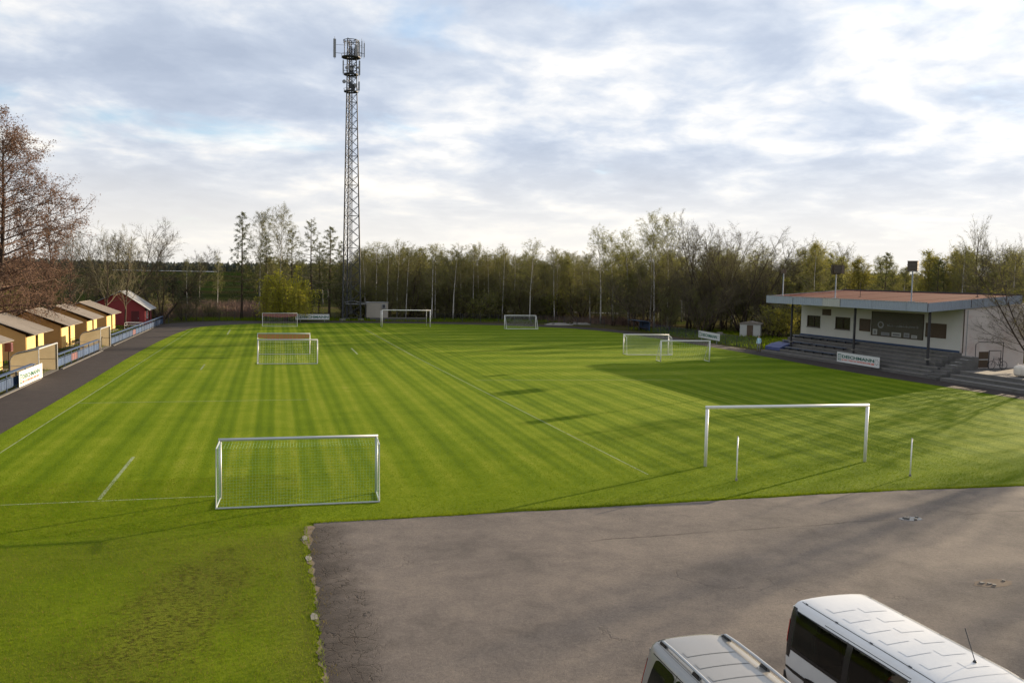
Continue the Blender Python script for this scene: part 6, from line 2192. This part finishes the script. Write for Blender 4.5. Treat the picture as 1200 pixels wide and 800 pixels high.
    m.build('windscreen', 'car_glass', t)
    tg = MB().box(-0.66, 0.66, -0.02, -0.003, 0.55, 1.62).build('tailgate', 'van_silver', t)
    MB().box(-0.56, 0.56, -0.03, -0.021, 1.08, 1.56).build('rear_window', 'car_glass', tg)
    MB().box(-0.26, 0.26, -0.032, -0.0205, 0.72, 0.83).build('number_plate', 'white_board', tg)
    MB().box(-0.80, 0.80, -0.09, 0.06, 0.28, 0.5).build('rear_bumper', 'van_black', t)
    MB().box(-0.62, 0.62, 4.22, 4.36, 0.28, 0.56).build('front_bumper', 'van_silver', t)


white_van()
silver_van()

# pothole with grit on the asphalt
for (x, y, rx, ry, lab) in ((19.9, 22.7, 0.42, 0.22, 'round dark pothole with a pale stone on the asphalt'), (17.7, 17.2, 0.55, 0.26, 'gritty pothole at the right edge of the asphalt')):
    t = thing('pothole', lab, 'pothole', (x, y, 0.0))
    rr = random.Random(int(x * 10))
    n = 20
    m = MB()
    ring = [(rx * math.cos(2 * PI * k / n) * rr.uniform(0.8, 1.15), ry * math.sin(2 * PI * k / n) * rr.uniform(0.8, 1.15)) for k in range(n)]
    m.face(*[(a, b, 0.019) for a, b in ring])
    m.build('soil', 'van_black' if x > 19 else 'dirt_soil', t)
    for k in range(6):
        s = rr.uniform(0.02, 0.06)
        MB().prism([(-s, -s * 0.7), (s * 0.9, -s), (s, s * 0.7), (-s * 0.6, s)], 0.018, 0.02 + s * 0.7, 'z').build('stone', 'concrete', t, (rr.uniform(-0.6, 0.8) * rx, rr.uniform(-0.6, 0.8) * ry, 0), rr.uniform(0, 3))
#==GRASS==
# ------------------------------------------------------------------ real blades of turf near the camera
def turf(name, n, gen, h0, h1, w, mat, seed):
    q = np.random.default_rng(seed)
    x, y = gen(q, n)
    n = len(x)
    a = q.uniform(0, 2 * PI, n)
    h = q.uniform(h0, h1, n)
    lean = q.normal(0, 0.45, (n, 2)) * h[:, None]
    ww = w * q.uniform(0.6, 1.3, n)
    co = np.zeros((n, 3, 3), np.float32)
    co[:, 0, 0], co[:, 0, 1] = x - np.cos(a) * ww, y - np.sin(a) * ww
    co[:, 1, 0], co[:, 1, 1] = x + np.cos(a) * ww, y + np.sin(a) * ww
    co[:, 2, 0], co[:, 2, 1] = x + lean[:, 0], y + lean[:, 1]
    co[:, :2, 2] = -0.01
    co[:, 2, 2] = h
    me = bpy.data.meshes.new(name)
    me.vertices.add(n * 3)
    me.vertices.foreach_set('co', co.ravel())
    me.loops.add(n * 3)
    me.loops.foreach_set('vertex_index', np.arange(n * 3, dtype=np.int32))
    me.polygons.add(n)
    me.polygons.foreach_set('loop_start', np.arange(0, n * 3, 3, dtype=np.int32))
    me.polygons.foreach_set('loop_total', np.full(n, 3, np.int32))
    me.materials.append(MATS[mat])
    me.update()
    me.validate()
    tag(put(name, me), kind='stuff')


def near_lawn(q, n):
    y = 13.0 + 20.0 * q.random(n) ** 1.25
    x = q.uniform(-16, 0.8, n)
    rr = np.hypot((x + 6.1 - 0.2 * y) / 1.55, (y - 20.0) / 5.2)
    k = (x > -0.62 * y - 3.0) & (q.random(n) < np.clip(rr * 0.9 - 0.15, 0.12, 1.0))
    return x[k], y[k]


def worn_lawn(q, n):
    a, r = q.uniform(0, 2 * PI, n), np.sqrt(q.random(n)) * 1.25
    y = 20.0 + 5.2 * r * np.sin(a)
    return -6.1 + 0.2 * y + 1.55 * r * np.cos(a), y


def edge_strip(q, n):
    """fringe that hangs over the ragged rim of the asphalt"""
    m = n // 9
    y1 = q.uniform(13, 26.2, m)
    x1 = 0.80 - np.abs(q.normal(0, 0.10, m)) + 0.14
    x2 = q.uniform(1.0, 28.5, n - m)
    y2 = 26.15 - np.maximum(0, x2 - 20) * 0.065 + np.abs(q.normal(0, 0.14, n - m)) - 0.05
    return np.concatenate([x1, x2]), np.concatenate([y1, y2])


def clump_strip(q, n):
    """tufts on the crumbled rim itself"""
    c = q.uniform(14, 25.8, 14)
    k = q.integers(0, 14, n)
    y = c[k] + q.normal(0, 0.12, n)
    x = 0.95 + np.abs(q.normal(0, 0.13, n))
    return x, y


def front_lawn(q, n):
    x = q.uniform(-18, 34, n)
    y = 26.25 + np.abs(q.normal(0, 6.5, n))
    k = (y < 50) & (x < 29 + q.normal(0, 2.0, n))
    return x[k], y[k]


turf('short_grass', 150000, near_lawn, 0.02, 0.06, 0.007, 'blade', 1)
turf('short_grass', 26000, near_lawn, 0.02, 0.055, 0.008, 'straw_blade', 2)
turf('short_grass', 9000, worn_lawn, 0.015, 0.045, 0.007, 'straw_blade', 6)
turf('edge_grass', 15000, edge_strip, 0.03, 0.09, 0.008, 'blade', 3)
turf('edge_grass', 350, clump_strip, 0.03, 0.08, 0.008, 'straw_blade', 4)
turf('short_grass', 130000, front_lawn, 0.02, 0.055, 0.010, 'blade', 5)
